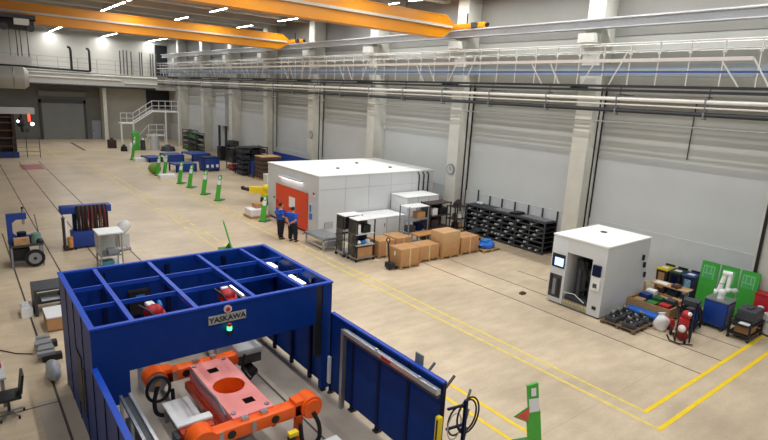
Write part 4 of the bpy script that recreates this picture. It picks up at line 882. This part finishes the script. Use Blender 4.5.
for v in m.bm.verts:
    v.co.z = max(0, v.co.z); v.co.x += .04*math.sin(9*v.co.z+5*v.co.y); v.co.y += .03*math.sin(12*v.co.z+4*v.co.x)
m.build('sack', PAPER, t); MB().cyl((0, 0, .5), (.03, .03, .62), .07, .12).build('sack_neck', PAPER, t)
t = thing('blue_sheet', 'blue plastic tray lying between the crate and the pallet', 'tray', (18.2, 7.5, 0)); MB().bx(0, .45, 0, 1.25, .2, .3, bv=.03).build('tray', TARP, t)
for y in (.1, 1.1): MB().bx(.05, .4, y, y+.1, 0, .2).build('batten', WOOD, t)
t = thing('pressure_washer', 'red wheeled machine with black frame and hoses at front of the clutter', 'machine', (17.8, 6.58, 0), .5)
MB().cyl((-.15, 0, .2), (.35, 0, .2), .17, n=20).build('tank', mat('wine_red', '#8E1A20', .45), t); MB().bx(-.1, .3, -.15, .15, .38, .75, bv=.05).build('motor_cover', RED, t); MB().ball((.05, -.05, .85), .15).build('red_dome', RED, t)
MB().ball((-.2, .05, .45), .12).build('white_filter', PAPER, t); MB().ball((-.05, -.12, .92), .07).build('gauge', PAPER, t)
for y in (-.28, .28): MB().cyl((.3, y-.03, .15), (.3, y+.03, .15), .15, n=18).build('wheel', RUBBER, t)
MB().cyl((-.3, -.1, .09), (-.3, -.04, .09), .09).build('caster', RUBBER, t)
MB().tube([(-.3, -.2, .05), (-.3, -.2, .9), (-.3, .2, .9), (-.3, .2, .05), (.35, .2, .05), (.35, -.2, .05)], .025).build('frame', BLACK, t)
MB().tube([(.1, .1, .75), (.3, .25, 1.05), (.45, .1, .9), (.4, -.1, .6), (.2, -.2, .45)], .03).build('hose', RUBBER, t); MB().tube([(-.4, -.3, .05), (-.45, .1, .03), (-.3, .35, .03), (.1, .4, .05)], .02).build('ground_hose', RUBBER, t)
t = thing('hose_cart', 'blue framed cart with black hoses behind the red wheeled machine', 'cart', (18.95, 6.85, 0), .2)
MB().tube([(-.3, -.2, .1), (-.3, -.2, 1.05), (-.3, .25, 1.05), (-.3, .25, .1)], .03).build('frame', NAVY, t); MB().bx(-.3, .4, -.25, .3, .12, .18).build('deck', NAVY, t)
for r, x in ((.3, -.05), (.25, .1), (.3, .22)): MB().torus((x, .0, .55), r, .03, 'X').build('hose_coil', RUBBER, t)
MB().bx(-.1, .35, -.2, .25, .85, 1.0).build('tool_box', DGREY, t); MB().bx(-.05, .2, -.22, -.1, .3, .7).build('blue_box', BINBLUE, t)
for y in (-.28, .33): MB().torus((.45, y, .2), .17, .03, 'Y').build('wheel', RUBBER, t)
MB().bar((.4, -.25, .15), (.45, .33, .2), .04).build('axle', BLACK, t)
t = thing('angle_stack', 'stack of dark steel angles on wood behind the hose cart', 'steel stack', (19.95, 7.15, 0), .0)
MB().bx(-.25, .25, -.15, .2, 0, .2).build('timber', WOOD, t)
for k_ in range(3): MB().bx(-.35, .4, -.16+.02*k_, .2-.02*k_, .2+.1*k_, .28+.1*k_).build('steel_angle', (BLACK, BROWN2, DGREY)[k_], t)

# ================================================================ LEFT SIDE MACHINES
t = thing('hand_press', 'old blue C-frame press on a wheeled bench at the left', 'press', (1.25, 24.1, 0))
for x in (0, 1.0):
    for y in (0, .9): MB().bar((x, y, 0), (x, y, .85), .06).build('leg', GREY, t)
MB().bx(-.05, 1.05, -.05, .95, .82, .9).build('bench_top', DGREY, t); MB().bx(0, 1, 0, .9, .25, .29).build('lower_shelf', DGREY, t); MB().bx(.05, .6, .1, .6, .29, .7).build('drawer_box', BLACK, t)
MB().cyl((.72, -.16, .36), (.72, -.08, .36), .34, n=28).build('wheel', RUBBER, t); MB().cyl((.72, -.18, .36), (.72, -.16, .36), .22, n=24).build('wheel_rim', GREY, t); MB().cyl((.72, -.2, .36), (.72, -.05, .36), .06).build('wheel_hub', BLACK, t)
fr_ = MB(); fr_.prism([(-.05, .35, .9), (.75, .35, .9), (.75, .35, 1.15), (.25, .35, 1.15), (.12, .35, 1.3), (.12, .35, 1.7), (.25, .35, 1.82), (.6, .35, 1.82), (.6, .35, 2.05), (-.05, .35, 2.05)], (0, .22, 0)); fr_.build('press_frame', BINBLUE, t)
MB().cyl((.5, .46, 1.6), (.5, .46, 2.2), .05).build('press_ram', STEEL, t); MB().ball((.5, .46, 2.25), .05).build('ram_knob', BLACK, t); MB().cyl((.4, .46, 1.15), (.4, .46, 1.3), .16).build('anvil', NAVY, t)
MB().bx(.1, .6, -.02, .25, .9, 1.15).build('wood_block', WOOD, t); MB().cyl((.85, .3, .9), (.85, .3, 1.25), .2, .16).build('green_motor', TEAL, t); MB().ball((.95, .1, .95), .12).build('motor_fan', BLACK, t)
MB().bar((1.0, .4, .9), (.9, .8, 1.9), .025).build('rod', DGREY, t)
t = thing('cable_rack', 'blue trough rack hung with many dark cables at the left', 'cable rack', (3.2, 25.6, 0))
MB().bx(.35, 1.75, .2, .9, .08, .75, bv=.02).build('lower_box', BINBLUE, t); MB().bx(.02, 2.0, .55, 1.15, 1.5, 1.8, bv=.02).build('trough', BINBLUE, t); MB().bx(.45, .6, .55, .75, .75, 1.5).build('post', NAVY, t); MB().bx(1.7, 1.85, .55, .75, .75, 1.5).build('post', NAVY, t)
random.seed(5)
for i in range(30):
    x = .6+.04*i; z0 = .35+random.random()*.3; y = .42+random.uniform(-.05, .05)
    MB().tube([(x, .62, 1.78), (x, .5, 1.84), (x, y, 1.6), (x+random.uniform(-.03, .03), y-.05, (z0+1.5)/2), (x+.01, y, z0)], .028, 6).build('hanging_cable', (RUBBER, RUBBER, BROWN2, mat('red_cable', '#7A2420', .6))[i % 4], t)
for i, y in enumerate((.0, .12, .24)): MB().cyl((.12, .3+y, .2), (.12, .3+y, 1.35-.1*i), .06).build('white_tube', PAPER, t)
MB().bx(0, .35, .1, .6, .02, .14).bx(.02, .08, .12, .55, .14, 1.4).build('side_frame', BROWN2, t); MB().cyl((.25, .15, .14), (.25, .15, .6), .1).build('tan_spool', TABLEWOOD, t)
for x in (.05, .4, 1.6):
    MB().cyl((x, .15, .06), (x+.06, .15, .06), .06).build('caster', RUBBER, t)
t = thing('plastic_sack', 'clear plastic sack hanging at the right end of the blue trough rack', 'bag', (5.5, 25.5, 0))
m = MB().ball((0, 0, .85), .3, 1.1, .8, 1.0, seg=20, rng=12)
for v in m.bm.verts: v.co.x += .05*math.sin(8*v.co.z+4*v.co.y); v.co.z += .04*math.sin(9*v.co.x)
m.build('sack', mat('plastic_white', '#D9D7D2', .3, var=.08), t); MB().bx(-.2, .2, -.2, .2, 0, .56).build('stand_box', LGREY, t)
t = thing('inspection_cart', 'grey cart with white top panel standing right behind the blue cell', 'cart', (3.9, 22.0, 0))
for x in (.03, .78):
    for y in (.03, .85): MB().bar((x, y, 0), (x, y, 1.5), .05).build('post', STEEL, t)
MB().bx(-.05, .85, -.03, .95, 1.5, 1.55).build('top_panel', WHITE, t)
for z in (.25, .62): MB().bx(0, .8, 0, .9, z, z+.03).build('shelf', STEEL, t)
MB().bx(.0, .8, .86, .9, .65, 1.5).build('back_panel', LGREY, t); MB().bx(-.02, 0, .05, .85, .7, 1.5).build('side_film', GLASS, t); MB().bx(.1, .5, .1, .5, .28, .4).build('teal_tray', mat('teal', '#3F8C94', .5), t)
tag(MB().bx(4.2, 4.6, 22.1, 22.5, .652, .85, bv=.02).cyl((4.6, 22.2, .75), (5.03, 22.2, .8), .06).build('vise', GREY), 'grey vise on the middle shelf of the white topped cart', 'vise')
t = thing('dark_table', 'dark sided low table with paper behind the blue cell left end', 'table', (1.4, 18.6, 0))
MB().bx(0, .85, 0, .95, .8, .86).build('table_top', DGREY, t); MB().bx(0, .08, 0, .95, .05, .8).build('side_panel', DGREY, t); MB().bx(.08, .85, 0, .95, .4, .44).build('shelf', BLACK, t); MB().bx(.77, .85, 0, .95, .05, .8).build('side_panel', DGREY, t)
for x in (0, .77): MB().bx(x, x+.08, .05, .9, 0, .05).build('foot', BLACK, t)
tag(MB().bx(1.6, 2.1, 18.7, 19.1, .441, .47).build('paper_stack', PAPER), 'white paper stack on the shelf of the dark table', 'papers')
tag(MB().bx(1.05, 1.35, 18.7, 19.3, 0, .3).bx(1.08, 1.32, 18.75, 19.2, .3, .36).build('paper_box', PAPER), 'white paper box on the floor left of the dark table', 'box')
t = thing('white_crate', 'white box standing against the blue cell left wall', 'box', (1.55, 17.2, 0)); MB().bx(0, .55, 0, .9, .05, .42).build('box_body', CARD, t); MB().bx(-.01, .56, -.01, .91, .42, .46).build('lid', WHITE, t); MB().bx(.05, .5, .05, .85, 0, .05).build('runner', WOOD, t)
random.seed(9)
t = thing('timber_bearer', 'black bearer under the metal profiles left of the blue cell', 'bearer', (1.2, 15.3, 0)); MB().bx(0, .45, 0, .2, 0, .16).build('bearer', BLACK, t); MB().bx(.02, .45, .85, 1.05, 0, .16).build('bearer', BLACK, t)
for i in range(6):
    x = 1.12+.0; y = 15.32+.2*i
    tag(MB().bx(1.1+.04*(i % 3), 1.5, y, y+.16, .161, .25+.03*(i % 2)).build('metal_profile', ALU if i % 3 else GREY), 'bright metal profile in the stack left of the blue cell', 'profile', 'metal profiles on the bearer')
t = thing('film_bundle', 'grey plastic wrapped bundle at the foot of the blue cell left wall', 'bundle', (1.32, 14.3, 0)); m = MB().ball((0, 0, .22), .2, .8, 2.2, 1.1, seg=18, rng=10)
for v in m.bm.verts: v.co.z = max(0, v.co.z); v.co.x += .02*math.sin(14*v.co.y)
m.build('wrapped_roll', mat('film_grey', '#9A9DA2', .35, var=.15), t)
t = thing('office_chair', 'black office chair on a five-star wheeled base at the left edge', 'chair', (.33, 13.05, 0), 0)
MB().bx(-.24, .24, -.24, .24, .44, .52, bv=.03).build('seat', BLACK, t); MB().cyl((0, 0, .12), (0, 0, .44), .03).build('gas_column', DGREY, t)
bk = MB(); bk.box((.26, -.02, .76), (.05, .4, .42), ry=.15); bk.build('backrest', BLACK, t); MB().bar((.18, -.02, .46), (.26, -.02, .65), .05).build('back_bar', BLACK, t)
for i in range(5):
    a = i*2*PI/5+.3; MB().bar((0, 0, .12), (.28*math.cos(a), .28*math.sin(a), .08), .04).build('base_arm', STEEL, t); MB().cyl((.28*math.cos(a)-.02, .28*math.sin(a), .035), (.28*math.cos(a)+.02, .28*math.sin(a), .035), .035).build('caster', RUBBER, t)
t = thing('side_desk', 'grey desk corner cut by the left edge of the picture', 'desk', (-.75, 13.45, 0)); MB().bx(0, 1.1, 0, .85, .68, .72).build('desk_top', LGREY, t)
for x in (.03, 1.0):
    for y in (.03, .75): MB().bx(x, x+.06, y, y+.06, 0, .68).build('leg', GREY, t)
tag(MB().bx(-.15, .3, 13.95, 14.2, .721, .85, bv=.03).build('red_case', RED), 'red and black case on the desk at the left edge', 'case')
tag(MB().tube([(-1.2, 17.0, .015), (.4, 16.6, .015), (.7, 16.2, .015), (1.05, 15.95, .015)], .015, 6).build('floor_cable', BROWN2), 'dark cable lying across the floor at the left edge', 'cable')
t = thing('portal_machine', 'dark portal machine with grey beam at the far left', 'machine', (3.2, 59.6, 0))
MB().bx(-4.5, 2.75, 0, .9, 3.85, 4.4).build('top_beam', LGREY, t); MB().bx(.9, 1.15, 0, .6, .1, 3.85).build('column', BROWN2, t); MB().bx(-4.5, -4.2, 0, .6, .1, 3.85).build('column', BROWN2, t)
for z in (.9, 1.6, 2.3, 3.0, 3.5): MB().bx(-4.2, .9, .1, .6, z, z+.12).build('shelf_beam', BROWN, t)
MB().bx(-4.2, .9, .6, .65, .1, 3.8).build('back_panel', BROWN2, t); MB().bx(-4.4, 1.1, -.3, .9, 0, .1).build('base', BLACK, t)
MB().cyl((1.7, .3, 3.85), (1.7, .3, 2.2), .12).build('spindle', BLACK, t); MB().ball((1.65, .3, 3.1), .38, 1, .7, 1.2).build('spindle_head', BLACK, t); MB().ball((1.4, -.02, 3.2), .12).build('white_light', LED, t)
MB().bar((2.3, .2, 3.85), (2.3, .2, 3.2), .15).build('red_lamp', LEDR, t); MB().ball((2.5, .1, 2.95), .16).build('lamp_bulb', LED, t)
MB().bx(1.9, 2.2, -.1, .1, 2.2, 2.6).build('camera_box', DGREY, t)
t = thing('mesh_guard', 'wire mesh guard fence in front of the dark portal machine', 'fence', (3.0, 58.6, 0))
for i in range(6): MB().bar((-2+1*i, 0, 0), (-2+1*i, 0, 1.9), .06).build('post', DGREY, t)
for z in (.15, .55, .95, 1.35, 1.85): MB().bar((-2, 0, z), (3, 0, z), .03).build('wire', DGREY, t)
t = thing('blue_bin', 'long blue and white crate behind the far left mesh guard', 'crate', (2.4, 58.72, 0)); MB().bx(-.8, 2.0, 0, .45, 0, .5).build('crate_body', BINBLUE, t); MB().bx(-.8, .3, -.01, 0, .3, .45).build('white_band', PAPER, t)

# ================================================================ GREEN SIGN STANDS
def sign_stand(name_label, x, y, h, rz=0, panel2=True):
    t = thing('sign_stand', name_label, 'sign', (x, y, 0), rz, 'green sign stands')
    lean = .40*h/1.6; w0 = .155
    b = MB(); b.prism([(-w0, 0, .06), (w0, 0, .06), (w0, lean*.62, .62*h), (w0*.8, lean*.64, .66*h), (w0*.8, lean, h), (-w0*.8, lean*1.0, h*.97), (-w0*.8, lean*.64, .66*h), (-w0, lean*.62, .62*h)], (0, .06, 0)); b.build('board', GREEN, t)
    MB().bx(-.22, .22, -.05, .6, 0, .06, bv=.01).build('foot_plate', DGREEN, t); MB().prism([(0, .06, .06), (0, .32, .06), (0, lean*.22+.06, h*.22)], (.03, 0, 0)).build('brace', DGREEN, t)
    f = lambda z: lean*(z-.06)/(h-.06)-.006
    for z0, z1, w in ((.62*h, .8*h, .24), (.83*h, .94*h, .12)):
        q = MB(); q._add([(-w/2, f(z0), z0), (w/2, f(z0), z0), (w/2, f(z1), z1), (-w/2, f(z1), z1)], [(0, 1, 2, 3)]); q.build('notice_sheet', PAPER, t)
    return t
near = sign_stand('tall green sign stand with two white notices, nearest the camera at the bottom', 8.86, 5.6, 1.5, -.35)
f = MB().prism([(-.5, .2, .9), (-.15, .2, .72), (-.15, .2, 1.1)], (0, .02, 0)); f.build('side_flag', GREEN, near)
MB().prism([(-.44, .19, .9), (-.15, .19, .76), (-.15, .19, 1.06)], (0, .01, 0)).build('red_triangle', mat('sign_red', '#E8574E', .5), near, label='red triangle sign')
sign_stand('green sign stand seen edge-on behind the blue cell', *P(232, 249), 1.35, 1.3)
for (px_, py_, px2, py2, w_) in ((132, 160, 134, 132, 'farthest, at the end of the blue frames'), (157, 176, 158, 162, 'leaning low among the blue frames'), (164, 175, 166, 157, 'third from the far end of the row'), (179, 184, 181, 163, 'fourth from the far end of the row'), (189, 188, 191, 167, 'fifth from the far end of the row'), (203, 195, 206, 171, 'second nearest in the row'), (217, 201, 219, 174, 'nearest of the row by the yellow lines')):
    x, y = P(px_, py_); sign_stand('green sign stand, ' + w_, x, y, 1.65 if px_ != 132 else 2.3, -.95)
x, y = P(262, 222); sign_stand('green sign stand next to the white cabin left corner', x, y, 1.45, -1.0)

# ================================================================ FAR CLUTTER
def blue_frame(px_, py_, w, d, h, rz, lb, m=BINBLUE, nleg=True):
    x, y = P(px_, py_); t = thing('steel_table', lb, 'table', (x, y, 0), rz, 'blue steel frames on the far floor')
    MB().bx(-w/2, w/2, -d/2, d/2, h-.12, h).build('frame_top', m, t)
    for sx in (-1, 1):
        for sy_ in (-1, 1): MB().bx(sx*(w/2-.05)-.05, sx*(w/2-.05)+.05, sy_*(d/2-.05)-.05, sy_*(d/2-.05)+.05, 0, h-.12).build('leg', NAVY, t)
    MB().bx(-w/2+.1, w/2-.1, -d/2, -d/2+.04, .05, h-.12).build('side_panel', m, t)
    return t
blue_frame(152, 161, 1.3, 2.0, .45, .1, 'low blue steel frame at the far left of the pile'); blue_frame(172, 161, 1.7, 2.0, .7, .0, 'blue steel frame with sheet in the middle of the pile')
blue_frame(196, 160, 1.9, 2.4, .75, .1, 'blue steel frame at the back right of the pile'); blue_frame(183, 171, 1.8, 1.5, .7, .1, 'blue steel frame in front among the green signs')
t = thing('blue_container', 'blue steel container with white markings right of the blue frames', 'container', (16.6, 45.6, 0), .1)
MB().bx(0, 1.35, 0, 1.2, .15, 1.15, bv=.02).build('container_body', BINBLUE, t); MB().bx(-.04, 1.39, -.04, 1.24, 1.15, 1.22).build('rim', NAVY, t)
for x in (.1, .55, 1.0): MB().bx(x, x+.22, -.012, 0, .35, .6).build('white_marking', PAPER, t)
for x in (.05, 1.15): MB().bx(x, x+.15, 0, 1.2, 0, .15).build('skid', BLACK, t)
for i, (px_, py_, r) in enumerate(((167, 178, .4), (141, 161, .3))):
    x, y = P(px_, py_); tag(MB().bx(x-.6, x+.6, y-.4, y+.4, 0, .3).build('white_sheet_pack', PAPER), ('white sheet pack among the green signs', 'white flat pack at the far end of the blue frames')[i], 'pack')
x, y = P(157, 175); tag(MB().ball((x, y+.6, .45), .5, 1, .8, .9).build('green_sack', mat('sack_green', '#7C9A3C', .8)), 'olive green sack behind the low green sign', 'sack')
def rack_far(px_, py_, w, d, h, n, lb, m, fill):
    x, y = P(px_, py_); t = thing('storage_rack', lb, 'rack', (x, y, 0))
    for sx in (0, w):
        for sy_ in (0, d): MB().bar((sx, sy_, 0), (sx, sy_, h), .07).build('post', m, t)
    for i in range(n): z = .15+(h-.2)*i/(n-1); MB().bx(0, w, 0, d, z-.05, z).build('shelf', m, t)
    for i in range(n-1):
        for j in range(3):
            hh = (h/n)*random.uniform(.4, .75); z = .15+(h-.2)*i/(n-1); xx = w*(j+.1)/3
            b = tag(MB().bx(x+xx, x+xx+w*.27, y+.1, y+d-.1, z+.001, z+hh).build('stock_box', fill[(i*3+j) % len(fill)]), 'dark stock box in the ' + lb, 'box', 'stock boxes in the ' + lb)
    return t
rack_far(233, 171, 1.1, 1.4, 2.0, 4, 'dark rack with red and blue goods by the far column', BROWN2, [RED, BINBLUE, BLACK, DGREY])
rack_far(243, 176, 2.2, 1.6, 2.4, 6, 'dark shelf rack left of the brown stack', BLACK, [DGREY, BLACK, BROWN2])
rack_far(196, 155, .9, 2.3, 2.3, 5, 'dark rack in the far corner, nearer of two', DGREY, [BROWN, DGREEN, DGREY, BLACK]); rack_far(190, 151, .9, 2.3, 2.3, 5, 'dark rack in the far corner, farther of two', DGREY, [DGREEN, BROWN, BLACK, DGREY])
x, y = P(249, 174); t = thing('wire_cart', 'blue box on a dark wire cart in front of the far racks', 'cart', (x-.6, y-2.2, 0))
for a in (0, 1.3):
    for b in (0, .9): MB().bar((a, b, 0), (a, b, 1.1), .06).build('post', DGREY, t)
MB().bx(.0, 1.3, 0, .9, .15, .22).build('deck', DGREY, t); MB().bx(.1, 1.2, .1, .8, .22, 1.3).build('blue_box', BINBLUE, t)
x, y = P(262, 181); t = thing('layered_stack', 'tall stack of brown layered sheets behind the white cabin', 'stack', (x, y, 0))
MB().bx(0, 1.7, 0, 1.4, 0, .15).build('pallet', WOOD, t)
for i in range(10): MB().bx(.03*(i % 2), 1.7-.03*(i % 3), .02, 1.4, .15+.17*i, .3+.17*i).build('sheet_layer', BROWN if i % 2 else BROWN2, t)
MB().bx(.0, 1.7, 0, 1.4, 1.87, 1.92).build('top_sheet', CARD2, t)
t = thing('blue_plate_pallet', 'upright blue steel plates between the columns behind the white cabin', 'steel plates', (21.0, 36.2, 0))
for i in range(4): MB().box((.15+.25*i, 3.0, 1.08), (.08, 5.6-.5*i, 2.0-.1*i), ry=.1).build('plate', BINBLUE, t)
MB().bx(-.2, 1.3, .6, .8, 0, .1).build('bearer', WOOD, t); MB().bx(-.2, 1.3, 5.2, 5.4, 0, .1).build('bearer', WOOD, t)
tag(MB().bx(20.3, 20.9, 33.2, 34.3, 0, 2.1).build('grey_cover', LGREY), 'grey cover box behind the cabin right of the blue plates', 'box')
t = thing('yellow_robot', 'yellow robot arm reaching sideways behind the green sign at the cabin', 'robot', (15.15, 31.2, 0), PI-.6)
MB().cyl((0, 0, 0), (0, 0, .5), .32, .26, n=20).build('base', BLACK, t); MB().cyl((0, 0, .5), (0, 0, .95), .22, n=18).build('waist', YELLOW, t)
MB().bar((-.15, 0, .95), (.95, .05, .95), .34, .38).ball((-.1, 0, 1.05), .27).build('arm', YELLOW, t); MB().cyl((.95, .05, .95), (1.3, .06, 1.0), .13, .1).build('wrist', BLACK, t); MB().ball((1.35, .06, 1.04), .14).build('tool_head', BLACK, t)
MB().tube([(-.1, -.2, .7), (.2, -.3, .9), (.6, -.2, .95), (.9, -.1, 1.0)], .04).build('cable', BLACK, t)
t = thing('paper_pallet', 'low pallet with white papers in front of the cabin left corner', 'pallet', (12.65, 27.8, 0))
MB().bx(0, 1.2, 0, 1.0, .0, .14).build('pallet_base', WOOD, t); MB().bx(.05, 1.0, .05, .9, .14, .5).build('white_pack', PAPER, t); MB().bx(.5, 1.15, .4, .95, .5, .75).build('carton', CARD, t)
for i, (px_, py_, h, r, m, lb) in enumerate(((136, 147, 1.9, .34, GREEN, 'green tall hopper under the far stair'), (143, 147, 1.1, .28, DGREY, 'grey round machine under the far stair'), (155, 147, 1.6, .5, LGREY, 'silver drum standing under the far stair'), (124, 148, .5, .35, BLACK, 'black box at the foot of the far stair'), (131, 148, .7, .3, WHITE, 'white canister left of the green hopper'), (168, 148, .5, .8, DGREY, 'grey low heap at the foot of the far stair'), (112, 145, .9, .4, BROWN2, 'dark brown box at the far wall corner'))):
    x, y = P(px_, py_); x, y = x*.955, y*.955; t = thing('far_equipment', lb, 'equipment', (x, y, 0))
    (MB().bx(-r, r, -r, r, 0, h, bv=.05) if i in (0, 6) else MB().cyl((0, 0, 0), (0, 0, h), r, r*.8, n=16)).build('body', m, t); MB().cyl((0, 0, h), (0, 0, h+.2), r*.5, r*.3).build('cap', m if i != 1 else PAPER, t)
t = thing('switch_cabinet', 'grey wall cabinet with pipes on the column at the far right wall', 'cabinet', (22.3, 55.2, 3.2)); MB().bx(0, .65, 0, 2.4, 0, 3.4).build('cabinet_body', mat('duct_grey', '#C2C4C4', .5, var=.04), t)
for y in (.2, 2.0): MB().bx(.1, .3, y, y+.2, -3.2, 0).build('down_pipe', DGREY, t)
for i, (x, y, s) in enumerate(((21.4, 51.5, 1.0), (22.0, 48.6, .8), (20.6, 52.3, .7))):
    t = thing('machine_cabinet', ('dark machine cabinet by the far wall, largest of three', 'dark machine cabinet by the far wall, nearest of three', 'dark machine cabinet by the far wall, leftmost of three')[i], 'machine', (x, y, 0))
    MB().bx(0, .8*s, 0, 1.2*s, .1, 2.0*s).build('body', BLACK if i else DGREY, t); MB().bx(-.03, 0, .2, .9*s, 1.0*s, 1.6*s).build('door', BROWN2 if i else NAVY, t); MB().bx(0, .8*s, 0, 1.2*s, 0, .1).build('base', BLACK, t)

random.seed(21)
for i, (x, y, z, sx, sy, sz, m, lb) in enumerate(((20.5, 8.05, .811, .3, .25, .12, BROWN, 'brown part lying on the flat cardboard sheet'), (20.28, 9.25, .0, .3, .3, .75, CARD2, 'upright pale carton at the left end of the cardboard sheet'),
        (20.62, 7.35, .0, .45, .25, .45, DGREY, 'dark box under the right end of the cardboard sheet'), (18.35, 7.2, .0, .22, .22, .35, RED, 'small red can between the white sack and the hose cart'), (20.95, 5.95, .0, .3, .35, .5, DGREY, 'dark grey box between the blue cart and the green boards'))):
    t = thing('loose_part', lb, 'part', (x, y, z), .3*(i % 3)-.2)
    MB().bx(-sx/2, sx/2, -sy/2, sy/2, 0, sz*.8, bv=.01).build('body', m, t); MB().bx(-sx*.4, sx*.4, -sy*.4, sy*.4, sz*.8, sz).build('top_piece', m, t)
